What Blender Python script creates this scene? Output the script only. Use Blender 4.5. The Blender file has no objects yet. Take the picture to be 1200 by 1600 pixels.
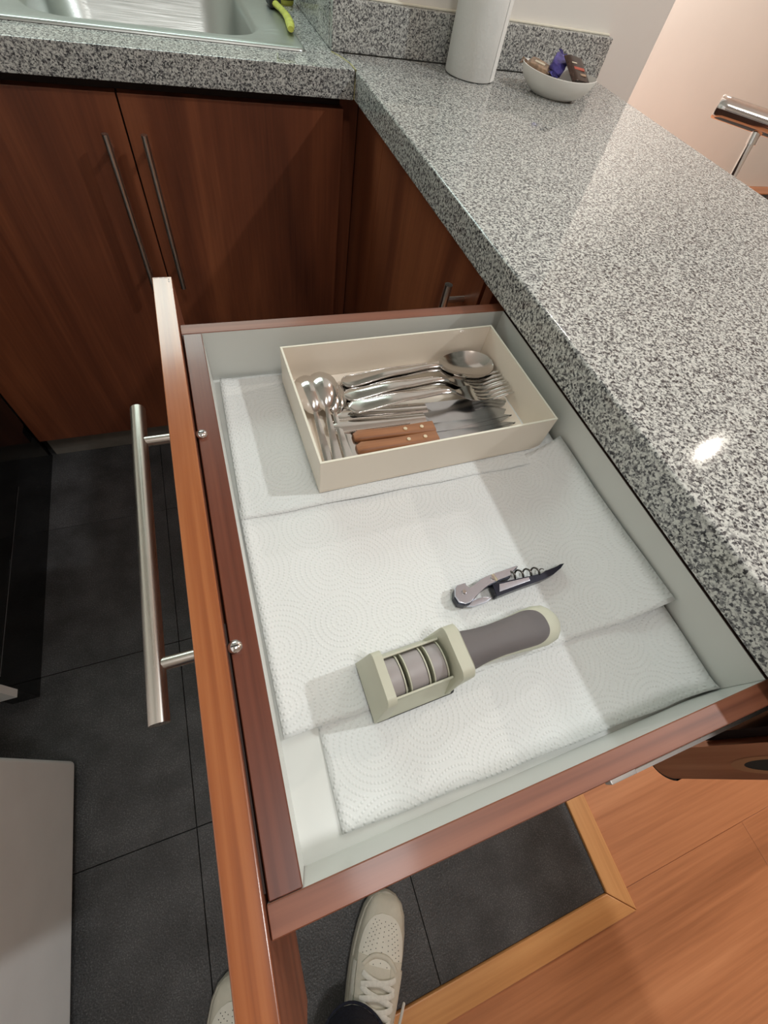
import bpy, bmesh, math, random
from mathutils import Vector, Matrix, Euler
random.seed(7)
S = bpy.context.scene
COL = S.collection
PI = math.pi

# ------------------------------------------------------------------ camera
cam_d = bpy.data.cameras.new('camera')
cam = bpy.data.objects.new('camera', cam_d)
COL.objects.link(cam)
cam.location = (-0.31380, -0.98787, 1.13428)
cam.rotation_euler = (0.54998, -0.146427, -0.321744)
cam_d.sensor_fit = 'VERTICAL'
cam_d.sensor_height = 36.0
cam_d.lens = 36.0 * 666.92 / 1600.0
cam_d.clip_start = 0.02
cam_d.clip_end = 30
S.camera = cam

# ------------------------------------------------------------------ world, light, exposure
W = bpy.data.worlds.new('room_ambient')
S.world = W
W.use_nodes = True
W.node_tree.nodes['Background'].inputs[0].default_value = (0.9, 0.95, 1.0, 1)
W.node_tree.nodes['Background'].inputs[1].default_value = 0.05
S.view_settings.view_transform = 'Standard'
S.view_settings.look = 'None'
S.view_settings.gamma = 1
S.view_settings.use_curve_mapping = False
S.view_settings.exposure = 0.12


def area(name, loc, target, size, power, col, shape='DISK', sy=None):
    d = bpy.data.lights.new(name, 'AREA')
    d.shape = shape
    d.size = size
    if sy:
        d.size_y = sy
    d.energy = power
    d.color = col
    o = bpy.data.objects.new(name, d)
    COL.objects.link(o)
    o.location = loc
    v = Vector(target) - Vector(loc)
    o.rotation_euler = v.to_track_quat('-Z', 'Y').to_euler()
    return o


area('spot_lamp_bar', (1.17, -1.00, 2.30), (0.0, -0.8, 0.8), 0.06, 12.6, (0.93, 0.985, 1.0))
area('kitchen_fill', (0.10, -1.15, 2.38), (0.0, -1.1, 0.8), 0.60, 1.4, (1.0, 0.90, 0.78))  # broad warm fill added overhead, not a known fixture
area('sink_tube_lamp', (-0.42, 0.55, 1.58), (-0.40, -0.25, 1.05), 0.80, 5.6, (0.80, 1.0, 0.95), 'RECTANGLE', 0.34)
area('dining_lamp', (2.35, -0.10, 2.38), (2.3, -0.1, 0.0), 0.025, 20.0, (1.0, 0.90, 0.78))
area('far_wall_fill', (1.70, 0.95, 2.36), (1.9, 1.4, 0.4), 0.30, 36.0, (1.0, 0.97, 0.93))  # added to brighten the far wall, no such lamp known
area('aisle_fill', (-0.15, -1.32, 2.36), (-0.5, -1.25, 0.0), 0.22, 5.6, (0.96, 0.96, 0.96))  # extra fill placed to light the floor and refrigerator front


# ------------------------------------------------------------------ node helpers
def mat_new(name):
    m = bpy.data.materials.new(name)
    m.use_nodes = True
    nt = m.node_tree
    b = nt.nodes['Principled BSDF']
    return m, nt, b


def N(nt, typ, **kw):
    n = nt.nodes.new(typ)
    for k, v in kw.items():
        if k.startswith('i_'):
            n.inputs[k[2:].replace('_', ' ')].default_value = v
        else:
            setattr(n, k, v)
    return n


def ramp(nt, stops, interp='LINEAR'):
    r = nt.nodes.new('ShaderNodeValToRGB')
    r.color_ramp.interpolation = interp
    e = r.color_ramp.elements
    while len(e) < len(stops):
        e.new(0.5)
    for k, (p, c) in enumerate(stops):
        e[k].position = p
        e[k].color = (c[0], c[1], c[2], 1)
    return r


def simple(name, col, rough=0.5, metal=0.0, spec=0.5, noise=0.0, nscale=40, bump=0.0, bscale=200, coat=0.0):
    m, nt, b = mat_new(name)
    b.inputs['Base Color'].default_value = (*col, 1)
    b.inputs['Roughness'].default_value = rough
    b.inputs['Metallic'].default_value = metal
    b.inputs['Specular IOR Level'].default_value = spec
    b.inputs['Coat Weight'].default_value = coat
    b.inputs['Coat Roughness'].default_value = 0.08
    tc = N(nt, 'ShaderNodeTexCoord')
    nz = N(nt, 'ShaderNodeTexNoise')
    nz.inputs['Scale'].default_value = nscale
    nz.inputs['Detail'].default_value = 4
    nt.links.new(tc.outputs['Object'], nz.inputs['Vector'])
    k = max(noise, 0.02)
    r = ramp(nt, [(0.3, [x * (1 - k) for x in col]), (0.7, [min(1, x * (1 + k)) for x in col])])
    nt.links.new(nz.outputs['Fac'], r.inputs[0])
    nt.links.new(r.outputs[0], b.inputs['Base Color'])
    if bump:
        n2 = N(nt, 'ShaderNodeTexNoise')
        n2.inputs['Scale'].default_value = bscale
        n2.inputs['Detail'].default_value = 3
        nt.links.new(tc.outputs['Object'], n2.inputs['Vector'])
        bp = N(nt, 'ShaderNodeBump')
        bp.inputs['Strength'].default_value = bump
        bp.inputs['Distance'].default_value = 0.001
        nt.links.new(n2.outputs['Fac'], bp.inputs['Height'])
        nt.links.new(bp.outputs[0], b.inputs['Normal'])
    return m


def wood(name, dark, mid, light, axis='Z', rough=0.3, scale=1.0, coat=0.3, stretch=16.0, fine=0.35):
    """laminate wood with the grain along one axis"""
    m, nt, b = mat_new(name)
    tc = N(nt, 'ShaderNodeTexCoord')
    mp = N(nt, 'ShaderNodeMapping')
    sc = [stretch * scale] * 3
    sc['XYZ'.index(axis)] = 0.9 * scale
    mp.inputs['Scale'].default_value = sc
    nt.links.new(tc.outputs['Object'], mp.inputs['Vector'])
    n1 = N(nt, 'ShaderNodeTexNoise')
    n1.inputs['Scale'].default_value = 1.2
    n1.inputs['Detail'].default_value = 5
    n1.inputs['Distortion'].default_value = 0.6
    nt.links.new(mp.outputs[0], n1.inputs['Vector'])
    mp2 = N(nt, 'ShaderNodeMapping')
    sc2 = [130 * scale] * 3
    sc2['XYZ'.index(axis)] = 4 * scale
    mp2.inputs['Scale'].default_value = sc2
    nt.links.new(tc.outputs['Object'], mp2.inputs['Vector'])
    n2 = N(nt, 'ShaderNodeTexNoise')
    n2.inputs['Scale'].default_value = 1.5
    n2.inputs['Detail'].default_value = 3
    nt.links.new(mp2.outputs[0], n2.inputs['Vector'])
    mx = N(nt, 'ShaderNodeMath', operation='MULTIPLY_ADD')
    mx.inputs[1].default_value = fine
    nt.links.new(n2.outputs['Fac'], mx.inputs[0])
    m2 = N(nt, 'ShaderNodeMath', operation='MULTIPLY')
    m2.inputs[1].default_value = 0.75
    nt.links.new(n1.outputs['Fac'], m2.inputs[0])
    nt.links.new(m2.outputs[0], mx.inputs[2])
    c_ = 0.375 + fine * 0.5
    r = ramp(nt, [(c_ - 0.18, dark), (c_, mid), (c_ + 0.18, light)])
    nt.links.new(mx.outputs[0], r.inputs[0])
    nt.links.new(r.outputs[0], b.inputs['Base Color'])
    b.inputs['Roughness'].default_value = rough
    b.inputs['Coat Weight'].default_value = coat
    b.inputs['Coat Roughness'].default_value = 0.12
    return m


def granite_mat(name, rough=0.05):
    m, nt, b = mat_new(name)
    tc = N(nt, 'ShaderNodeTexCoord')
    nz = N(nt, 'ShaderNodeTexNoise')
    nz.inputs['Scale'].default_value = 420
    nz.inputs['Detail'].default_value = 2
    nt.links.new(tc.outputs['Object'], nz.inputs['Vector'])
    ma = N(nt, 'ShaderNodeVectorMath', operation='MULTIPLY_ADD')
    ma.inputs[1].default_value = (0.0035, 0.0035, 0.0035)
    nt.links.new(nz.outputs['Color'], ma.inputs[0])
    nt.links.new(tc.outputs['Object'], ma.inputs[2])
    v1 = N(nt, 'ShaderNodeTexVoronoi')
    v1.inputs['Scale'].default_value = 560
    nt.links.new(ma.outputs[0], v1.inputs['Vector'])
    n2 = N(nt, 'ShaderNodeTexNoise')
    n2.inputs['Scale'].default_value = 250
    n2.inputs['Detail'].default_value = 3
    n2.inputs['Roughness'].default_value = 0.6
    nt.links.new(tc.outputs['Object'], n2.inputs['Vector'])
    sep = N(nt, 'ShaderNodeSeparateColor')
    nt.links.new(v1.outputs['Color'], sep.inputs[0])
    ad = N(nt, 'ShaderNodeMath', operation='MULTIPLY_ADD')
    ad.inputs[1].default_value = 0.55
    nt.links.new(sep.outputs[0], ad.inputs[0])
    sc = N(nt, 'ShaderNodeMath', operation='MULTIPLY')
    sc.inputs[1].default_value = 0.9
    nt.links.new(n2.outputs['Fac'], sc.inputs[0])
    nt.links.new(sc.outputs[0], ad.inputs[2])
    r = ramp(nt, [(0.40, (0.024, 0.024, 0.027)), (0.54, (0.095, 0.095, 0.10)), (0.68, (0.28, 0.28, 0.27)),
                  (0.82, (0.52, 0.52, 0.49)), (1.0, (0.66, 0.66, 0.62))])
    nt.links.new(ad.outputs[0], r.inputs[0])
    nt.links.new(r.outputs[0], b.inputs['Base Color'])
    b.inputs['Roughness'].default_value = rough
    return m


def paper_mat(name):
    """white kitchen paper embossed with rings of dots"""
    m, nt, b = mat_new(name)
    b.inputs['Base Color'].default_value = (0.74, 0.745, 0.73, 1)
    b.inputs['Roughness'].default_value = 0.9
    b.inputs['Specular IOR Level'].default_value = 0.15
    L = nt.links.new
    tc = N(nt, 'ShaderNodeTexCoord')
    vo = N(nt, 'ShaderNodeTexVoronoi')
    vo.voronoi_dimensions = '2D'
    vo.inputs['Scale'].default_value = 21.0
    vo.inputs['Randomness'].default_value = 0.55
    L(tc.outputs['Object'], vo.inputs['Vector'])
    sub = N(nt, 'ShaderNodeVectorMath', operation='SUBTRACT')
    L(tc.outputs['Object'], sub.inputs[0])
    L(vo.outputs['Position'], sub.inputs[1])
    sx = N(nt, 'ShaderNodeSeparateXYZ')
    L(sub.outputs[0], sx.inputs[0])
    at = N(nt, 'ShaderNodeMath', operation='ARCTAN2')
    L(sx.outputs[1], at.inputs[0])
    L(sx.outputs[0], at.inputs[1])
    rr = N(nt, 'ShaderNodeMath', operation='MULTIPLY')
    rr.inputs[1].default_value = 1.0 / 21.0 / 0.0042      # rings every 4.2 mm
    L(vo.outputs['Distance'], rr.inputs[0])
    rs = N(nt, 'ShaderNodeMath', operation='MULTIPLY')
    rs.inputs[1].default_value = 2 * PI
    L(rr.outputs[0], rs.inputs[0])
    cr = N(nt, 'ShaderNodeMath', operation='COSINE')
    L(rs.outputs[0], cr.inputs[0])
    fl = N(nt, 'ShaderNodeMath', operation='ROUND')
    L(rr.outputs[0], fl.inputs[0])
    k8 = N(nt, 'ShaderNodeMath', operation='MULTIPLY')
    k8.inputs[1].default_value = 10.0
    L(fl.outputs[0], k8.inputs[0])
    an = N(nt, 'ShaderNodeMath', operation='MULTIPLY')
    L(at.outputs[0], an.inputs[0])
    L(k8.outputs[0], an.inputs[1])
    ca = N(nt, 'ShaderNodeMath', operation='COSINE')
    L(an.outputs[0], ca.inputs[0])
    pr = N(nt, 'ShaderNodeMath', operation='MULTIPLY_ADD')
    pr.inputs[1].default_value = 0.5
    pr.inputs[2].default_value = 0.5
    L(ca.outputs[0], pr.inputs[0])
    cl = N(nt, 'ShaderNodeMath', operation='MAXIMUM')
    cl.inputs[1].default_value = 0.0
    L(cr.outputs[0], cl.inputs[0])
    h = N(nt, 'ShaderNodeMath', operation='MULTIPLY')
    L(cl.outputs[0], h.inputs[0])
    L(pr.outputs[0], h.inputs[1])
    nz = N(nt, 'ShaderNodeTexNoise')
    nz.inputs['Scale'].default_value = 45
    nz.inputs['Detail'].default_value = 6
    L(tc.outputs['Object'], nz.inputs['Vector'])
    ad = N(nt, 'ShaderNodeMath', operation='MULTIPLY_ADD')
    ad.inputs[1].default_value = 1.1
    L(nz.outputs['Fac'], ad.inputs[0])
    L(h.outputs[0], ad.inputs[2])
    bp = N(nt, 'ShaderNodeBump')
    bp.inputs['Strength'].default_value = 0.6
    bp.inputs['Distance'].default_value = 0.0006
    L(ad.outputs[0], bp.inputs['Height'])
    L(bp.outputs[0], b.inputs['Normal'])
    return m


def tile_mat(name):
    m, nt, b = mat_new(name)
    L = nt.links.new
    tc = N(nt, 'ShaderNodeTexCoord')
    nz = N(nt, 'ShaderNodeTexNoise')
    nz.inputs['Scale'].default_value = 260
    nz.inputs['Detail'].default_value = 4
    L(tc.outputs['Object'], nz.inputs['Vector'])
    n2 = N(nt, 'ShaderNodeTexNoise')
    n2.inputs['Scale'].default_value = 14
    n2.inputs['Detail'].default_value = 4
    L(tc.outputs['Object'], n2.inputs['Vector'])
    r = ramp(nt, [(0.35, (0.048, 0.046, 0.046)), (0.68, (0.088, 0.085, 0.086))])
    L(n2.outputs['Fac'], r.inputs[0])
    n3 = N(nt, 'ShaderNodeTexNoise')
    n3.inputs['Scale'].default_value = 420
    n3.inputs['Detail'].default_value = 3
    L(tc.outputs['Object'], n3.inputs['Vector'])
    r3 = ramp(nt, [(0.40, (0.72,) * 3), (0.56, (1.0,) * 3), (0.72, (2.1,) * 3)])
    L(n3.outputs['Fac'], r3.inputs[0])
    mm = N(nt, 'ShaderNodeVectorMath', operation='MULTIPLY')
    L(r.outputs[0], mm.inputs[0])
    L(r3.outputs[0], mm.inputs[1])
    L(mm.outputs[0], b.inputs['Base Color'])
    r2 = ramp(nt, [(0.3, (0.30,) * 3), (0.7, (0.6,) * 3)])
    L(nz.outputs['Fac'], r2.inputs[0])
    L(r2.outputs[0], b.inputs['Roughness'])
    bp = N(nt, 'ShaderNodeBump')
    bp.inputs['Strength'].default_value = 0.7
    bp.inputs['Distance'].default_value = 0.0012
    L(nz.outputs['Fac'], bp.inputs['Height'])
    L(bp.outputs[0], b.inputs['Normal'])
    return m


def brushed(name, col, rough, axis='Y', aniso=0.0):
    m, nt, b = mat_new(name)
    L = nt.links.new
    tc = N(nt, 'ShaderNodeTexCoord')
    mp = N(nt, 'ShaderNodeMapping')
    sc = [900] * 3
    sc['XYZ'.index(axis)] = 12
    mp.inputs['Scale'].default_value = sc
    L(tc.outputs['Object'], mp.inputs['Vector'])
    nz = N(nt, 'ShaderNodeTexNoise')
    nz.inputs['Scale'].default_value = 1
    L(mp.outputs[0], nz.inputs['Vector'])
    r = ramp(nt, [(0.3, [rough * 0.8] * 3), (0.7, [min(1, rough * 1.25)] * 3)])
    L(nz.outputs['Fac'], r.inputs[0])
    L(r.outputs[0], b.inputs['Roughness'])
    b.inputs['Base Color'].default_value = (*col, 1)
    b.inputs['Metallic'].default_value = 1
    return m


M = {}
M['granite'] = granite_mat('granite_polished')
M['granite_saw'] = granite_mat('granite_edge', 0.3)
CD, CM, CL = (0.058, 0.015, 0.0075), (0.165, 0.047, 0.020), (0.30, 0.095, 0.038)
M['door_wood'] = wood('cherry_door', CD, CM, CL, 'Z', 0.40, 1.0, 0.10, 8, 0.16)
ED, EM, EL = (0.17, 0.042, 0.013), (0.33, 0.098, 0.030), (0.46, 0.165, 0.056)
M['edge_y'] = wood('cherry_edge_long', ED, EM, EL, 'Y', 0.22, 1.0, 0.5, 75)
M['panel_face'] = wood('cherry_panel_face', (0.12, 0.036, 0.018), (0.21, 0.068, 0.034), (0.29, 0.10, 0.05), 'Y', 0.5, 1.0, 0.0, 40)
M['edge_x'] = wood('cherry_edge_side', (0.125, 0.037, 0.018), (0.205, 0.067, 0.034), (0.28, 0.098, 0.05), 'X', 0.44, 1.0, 0.08, 60)
M['inner_y'] = wood('cherry_inner', (0.09, 0.022, 0.011), (0.15, 0.04, 0.02), (0.21, 0.064, 0.031), 'Y', 0.34, 1.0, 0.25, 40)
M['white'] = simple('white_laminate', (0.66, 0.665, 0.63), 0.30, noise=0.015, nscale=8)
M['paper'] = paper_mat('kitchen_paper')
M['roll_paper'] = simple('roll_paper', (0.80, 0.80, 0.77), 0.9, bump=0.5, bscale=260)
M['tile'] = tile_mat('slate_tile')
M['grout'] = simple('dark_grout', (0.012, 0.012, 0.012), 0.9)
M['plank'] = wood('orange_laminate', (0.40, 0.145, 0.056), (0.56, 0.215, 0.088), (0.68, 0.285, 0.125), 'X', 0.38, 0.7, 0.2, 13)
M['beech'] = wood('beech_strip', (0.60, 0.26, 0.085), (0.70, 0.32, 0.11), (0.78, 0.38, 0.14), 'X', 0.4, 1.0, 0.1, 30)
M['beech_y'] = wood('beech_strip_cross', (0.60, 0.26, 0.085), (0.70, 0.32, 0.11), (0.78, 0.38, 0.14), 'Y', 0.4, 1.0, 0.1, 30)
M['wall'] = simple('white_wall_paint', (0.80, 0.77, 0.72), 0.85, noise=0.02, nscale=3, bump=0.05)
M['ceiling'] = simple('ceiling_paint', (0.80, 0.79, 0.76), 0.9)
M['steel'] = simple('polished_cutlery_steel', (0.70, 0.68, 0.66), 0.13, 1.0, noise=0.02, nscale=60)
M['blade'] = simple('knife_blade_steel', (0.50, 0.51, 0.53), 0.18, 1.0, noise=0.06, nscale=50)
M['chrome'] = simple('chrome', (0.80, 0.79, 0.79), 0.07, 1.0)
M['satin_y'] = brushed('satin_bar_steel', (0.66, 0.62, 0.57), 0.30, 'Y')
M['satin_z'] = brushed('satin_bar_steel_upright', (0.62, 0.60, 0.57), 0.30, 'Z')
M['satin_x'] = brushed('satin_bar_steel_cross', (0.66, 0.62, 0.57), 0.30, 'X')
M['zinc'] = simple('white_zinc', (0.80, 0.78, 0.75), 0.45, 0.5)
M['sink'] = brushed('sink_steel', (0.46, 0.48, 0.46), 0.36, 'X')
M['card'] = simple('beige_box_card', (0.82, 0.73, 0.62), 0.42, noise=0.03, nscale=10, coat=0.25)
M['card_edge'] = simple('pale_box_edge', (0.78, 0.74, 0.62), 0.5)
M['oak'] = wood('knife_handle_wood', (0.17, 0.062, 0.024), (0.28, 0.112, 0.045), (0.38, 0.165, 0.07), 'X', 0.5, 3.0, 0.0, 26)
M['rivet'] = simple('brass_rivet', (0.78, 0.68, 0.50), 0.3, 0.8)
M['beige_plastic'] = simple('sage_beige_plastic', (0.54, 0.53, 0.42), 0.42, noise=0.01)
M['grip'] = simple('mauve_grey_rubber', (0.28, 0.25, 0.25), 0.55, noise=0.02)
M['insert'] = simple('mauve_grey_insert', (0.35, 0.315, 0.31), 0.42, noise=0.02)
M['rubber'] = simple('dark_rubber', (0.03, 0.03, 0.03), 0.7)
M['navy'] = simple('blue_black_metal', (0.018, 0.020, 0.035), 0.25, 0.3)
M['lever'] = simple('lever_chrome', (0.64, 0.67, 0.76), 0.2, 1.0)
M['worm'] = simple('worm_dark_steel', (0.14, 0.13, 0.12), 0.3, 1.0)
M['black_gloss'] = simple('black_glass', (0.006, 0.006, 0.006), 0.07, 0.0)
M['black_satin'] = simple('black_satin', (0.012, 0.012, 0.012), 0.3)
M['plinth'] = simple('grey_plinth', (0.19, 0.17, 0.145), 0.45, noise=0.08)
M['fridge'] = simple('grey_white_enamel', (0.88, 0.86, 0.84), 0.42, noise=0.03, nscale=12, bump=0.08, bscale=700)
M['porcelain'] = simple('white_porcelain', (0.82, 0.80, 0.75), 0.2)
M['purple'] = simple('purple_foil', (0.09, 0.075, 0.30), 0.22, 0.35, noise=0.35, nscale=120)
M['choc'] = simple('dark_brown_foil', (0.035, 0.02, 0.016), 0.25, 0.2, noise=0.3, nscale=80)
M['choc_light'] = simple('brown_cream_foil', (0.30, 0.20, 0.13), 0.3, 0.1, noise=0.6, nscale=110)
M['red'] = simple('red_print', (0.42, 0.06, 0.03), 0.4)
M['goldtxt'] = simple('pale_print', (0.62, 0.55, 0.42), 0.4)
M['yellow'] = simple('yellow_green_plastic', (0.48, 0.50, 0.08), 0.5, noise=0.2, nscale=60)
M['caulk'] = simple('yellowed_caulk', (0.40, 0.36, 0.17), 0.6, noise=0.2)
M['shoe_leather'] = simple('off_white_leather', (0.70, 0.65, 0.54), 0.5, noise=0.06, nscale=40, bump=0.12, bscale=500)
M['shoe_light'] = simple('cream_leather', (0.84, 0.80, 0.70), 0.5, noise=0.04, nscale=40, bump=0.1, bscale=500)
M['shoe_sole'] = simple('shoe_rubber', (0.53, 0.49, 0.41), 0.6, noise=0.06)
M['lace'] = simple('cotton_lace', (0.86, 0.83, 0.75), 0.85, noise=0.08, nscale=200, bump=0.3, bscale=900)
M['denim'] = simple('dark_navy_denim', (0.016, 0.017, 0.032), 0.85, noise=0.5, nscale=260, bump=0.4, bscale=900)
M['hole'] = simple('dark_perforation', (0.05, 0.045, 0.04), 0.8)
M['dark_cloth'] = simple('dark_brown_upholstery', (0.035, 0.025, 0.02), 0.8, noise=0.2)
M['stool_wood'] = wood('gable_wood', (0.30, 0.11, 0.052), (0.48, 0.19, 0.09), (0.60, 0.27, 0.135), 'Z', 0.35, 1.0, 0.3, 30)
M['ring'] = simple('pale_wood_ring', (0.52, 0.25, 0.12), 0.4)
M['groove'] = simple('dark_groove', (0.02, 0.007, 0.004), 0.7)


# ------------------------------------------------------------------ mesh helpers
def place(o, parent):
    if parent is not None:
        o.parent = parent
        o.matrix_parent_inverse = parent.matrix_basis.inverted()


def obj(name, bm, m, parent=None, smooth=True, local=False, angle=40, wn=None):
    wn = (len(bm.faces) < 160) if wn is None else wn
    me = bpy.data.meshes.new(name)
    bmesh.ops.recalc_face_normals(bm, faces=bm.faces)
    bm.to_mesh(me)
    bm.free()
    o = bpy.data.objects.new(name, me)
    COL.objects.link(o)
    for x in (m if isinstance(m, (list, tuple)) else [m]):
        me.materials.append(x)
    if smooth:
        me.polygons.foreach_set('use_smooth', [True] * len(me.polygons))
        try:
            me.set_sharp_from_angle(angle=math.radians(angle))
        except Exception:
            pass
    if wn and smooth:
        md = o.modifiers.new('face_weighted_normals', 'WEIGHTED_NORMAL')
        md.keep_sharp = True
    if parent is not None:
        o.parent = parent
        if not local:
            o.matrix_parent_inverse = parent.matrix_basis.inverted()
    return o


def tag(o, label=None, cat=None, group=None, kind=None):
    if label:
        o['label'] = label
    if cat:
        o['category'] = cat
    if group:
        o['group'] = group
    if kind:
        o['kind'] = kind
    return o


def empty(name, loc, label, cat, group=None, rot=(0, 0, 0)):
    o = bpy.data.objects.new(name, None)
    COL.objects.link(o)
    o.empty_display_size = 0.05
    o.location = loc
    o.rotation_euler = rot
    return tag(o, label, cat, group)


def box(bm, x0, x1, y0, y1, z0, z1, bev=0.0, seg=2, mi=0):
    g = bmesh.ops.create_cube(bm, size=1)
    vs = g['verts']
    for v in vs:
        v.co = Vector((x0 + (v.co.x + .5) * (x1 - x0), y0 + (v.co.y + .5) * (y1 - y0), z0 + (v.co.z + .5) * (z1 - z0)))
    fs = set(f for v in vs for f in v.link_faces)
    for f in fs:
        f.material_index = mi
    if bev:
        es = list(set(e for v in vs for e in v.link_edges))
        r = bmesh.ops.bevel(bm, geom=es, offset=bev, segments=seg, affect='EDGES', profile=.5)
        for f in r['faces']:
            f.material_index = mi
    return bm


def boxo(name, dims, m, parent=None, bev=0.001, smooth=True):
    return obj(name, box(bmesh.new(), *dims, bev=bev), m, parent, smooth)


def frame_of(d, up=Vector((0, 0, 1))):
    d = d.normalized()
    if abs(d.dot(up)) > 0.97:
        up = Vector((0, 1, 0))
    s = d.cross(up).normalized()
    return s, s.cross(d).normalized()


def tube(bm, pts, r, n=12, cap=True, flat=1.0, mi=0):
    """round tube along points; r number or list; flat squeezes it along its own up"""
    pts = [Vector(p) for p in pts]
    rs = r if isinstance(r, (list, tuple)) else [r] * len(pts)
    rings = []
    for i, p in enumerate(pts):
        d = pts[min(i + 1, len(pts) - 1)] - pts[max(i - 1, 0)]
        s, u = frame_of(d)
        rings.append([bm.verts.new(p + (s * math.cos(2 * PI * k / n) + u * math.sin(2 * PI * k / n) * flat) * rs[i]) for k in range(n)])
    for a, b in zip(rings, rings[1:]):
        for k in range(n):
            f = bm.faces.new((a[k], a[(k + 1) % n], b[(k + 1) % n], b[k]))
            f.material_index = mi
    if cap:
        f = bm.faces.new(rings[0]); f.material_index = mi
        f = bm.faces.new(rings[-1][::-1]); f.material_index = mi
    return bm


def loft(bm, rings, cap=True, closed=True, mi=0):
    vr = [[bm.verts.new(Vector(p)) for p in r] for r in rings]
    n = len(vr[0])
    for a, b in zip(vr, vr[1:]):
        for k in range(n if closed else n - 1):
            f = bm.faces.new((a[k], a[(k + 1) % n], b[(k + 1) % n], b[k]))
            f.material_index = mi
    if cap:
        f = bm.faces.new(vr[0][::-1]); f.material_index = mi
        f = bm.faces.new(vr[-1]); f.material_index = mi
    return vr


def prism(bm, poly, z0, z1, bev=0.0, mi=0):
    n = len(poly)
    a = [bm.verts.new((p[0], p[1], z0)) for p in poly]
    b = [bm.verts.new((p[0], p[1], z1)) for p in poly]
    fs = [bm.faces.new(a[::-1]), bm.faces.new(b)]
    for k in range(n):
        fs.append(bm.faces.new((a[k], a[(k + 1) % n], b[(k + 1) % n], b[k])))
    for f in fs:
        f.material_index = mi
    if bev:
        es = [e for e in fs[1].edges]
        bmesh.ops.bevel(bm, geom=es, offset=bev, segments=2, affect='EDGES', profile=.5)
    return bm


def rrect(x0, x1, y0, y1, r, n=6):
    pts = []
    for cx, cy, a0 in ((x1 - r, y1 - r, 0), (x0 + r, y1 - r, 90), (x0 + r, y0 + r, 180), (x1 - r, y0 + r, 270)):
        for k in range(n + 1):
            a = math.radians(a0 + 90 * k / n)
            pts.append((cx + r * math.cos(a), cy + r * math.sin(a)))
    return pts


def copy_tree(o, parent=None):
    c = o.copy()
    COL.objects.link(c)
    if parent is not None:
        c.parent = parent
        c.matrix_parent_inverse = o.matrix_parent_inverse.copy()
    for ch in list(o.children):
        copy_tree(ch, c)
    return c


def struct(o):
    o['kind'] = 'structure'
    return o


# ------------------------------------------------------------------ the setting
fl = struct(boxo('floor', (-1.45, 4.5, -3.0, 1.9, -0.06, -0.008), M['grout'], None, 0))
tile_me = None
for i in range(4):
    for j in range(5):
        x0, y0 = -1.345 + 0.395 * i, -1.402 + 0.395 * j - 0.0
        w = 0.395
        x1 = x0 + w if i < 3 else 0.2346
        bm = bmesh.new()
        box(bm, x0 + 0.0007, x1 - 0.0007, y0 + 0.0007, y0 + w - 0.0007, -0.008, 0.0 + random.uniform(-.0004, .0), bev=0.0007, seg=1)
        obj('tile', bm, M['tile'], fl)
# laminate planks beyond the threshold
def plank(xa, xb, ya, yb):
    obj('plank', box(bmesh.new(), xa + 0.0003, xb - 0.0003, ya + 0.0003, yb - 0.0003, -0.008, 0.0, bev=0.0005, seg=1), M['plank'], fl)


for k in range(-12, 4):
    yb = -1.412 - 0.29 * k
    ya = yb - 0.29
    yb = min(yb, 1.8995)
    cuts = [0.645 + 1.18 * q + [0.0, 0.42, 0.83, 0.21, 0.62][k % 5] for q in range(-3, 4)]
    for xa, xb in zip(cuts, cuts[1:]):
        if ya > 1.85 or xb < -1.2 or xa > 3.3 or ya < -2.4:
            continue
        if ya >= -1.449:                       # rows that stop at the cross strip
            if xb > 0.30:
                plank(max(xa, 0.285), xb, ya, yb)
        elif yb > -1.449:                      # the row that meets the corner of the strip
            if xa > 0.285:
                plank(xa, xb, ya, yb)
            elif xb < 0.30:
                plank(xa, xb, ya, -1.4498)
            else:                              # cut around the mitred corner
                obj('plank', prism(bmesh.new(), [(xa + .0003, ya + .0003), (xb - .0003, ya + .0003), (xb - .0003, yb - .0003), (0.2852, yb - .0003), (0.2852, -1.4498), (xa + .0003, -1.4498)], -0.008, 0.0, bev=.0005), M['plank'], fl)
        else:
            plank(xa, xb, ya, yb)
# mitred beech threshold
bm = bmesh.new()
prism(bm, [(0.2346, -1.402), (0.284, -1.449), (0.284, -0.6), (0.2346, -0.6)], -0.008, 0.006, bev=0.003)
t = struct(obj('trim_1', bm, M['beech_y']))
bm = bmesh.new()
prism(bm, [(0.2341, -1.4025), (-1.4, -1.4025), (-1.4, -1.449), (0.2836, -1.4493)], -0.008, 0.006, bev=0.003)
t = struct(obj('trim_2', bm, M['beech']))

struct(boxo('wall_back', (0.0, 0.712, 0.1075, 1.9, 0.0, 2.4), M['wall'], None, 0.002))
struct(boxo('wall_sink', (-1.45, 0.0, 0.62, 0.72, 0.0, 2.4), M['wall'], None, 0))
struct(boxo('wall_far', (0.712, 4.6, 1.9, 2.0, 0.0, 2.4), M['wall'], None, 0))
struct(boxo('wall_left', (-1.55, -1.45, -3.1, 0.72, 0.0, 2.4), M['wall'], None, 0))
struct(boxo('wall_right', (4.5, 4.6, -3.1, 1.9, 0.0, 2.4), M['wall'], None, 0))
struct(boxo('wall_front', (-1.55, 4.6, -3.1, -3.0, 0.0, 2.4), M['wall'], None, 0))
struct(boxo('ceiling', (-1.55, 4.6, -3.1, 2.0, 2.4, 2.45), M['ceiling'], None, 0))

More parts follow.
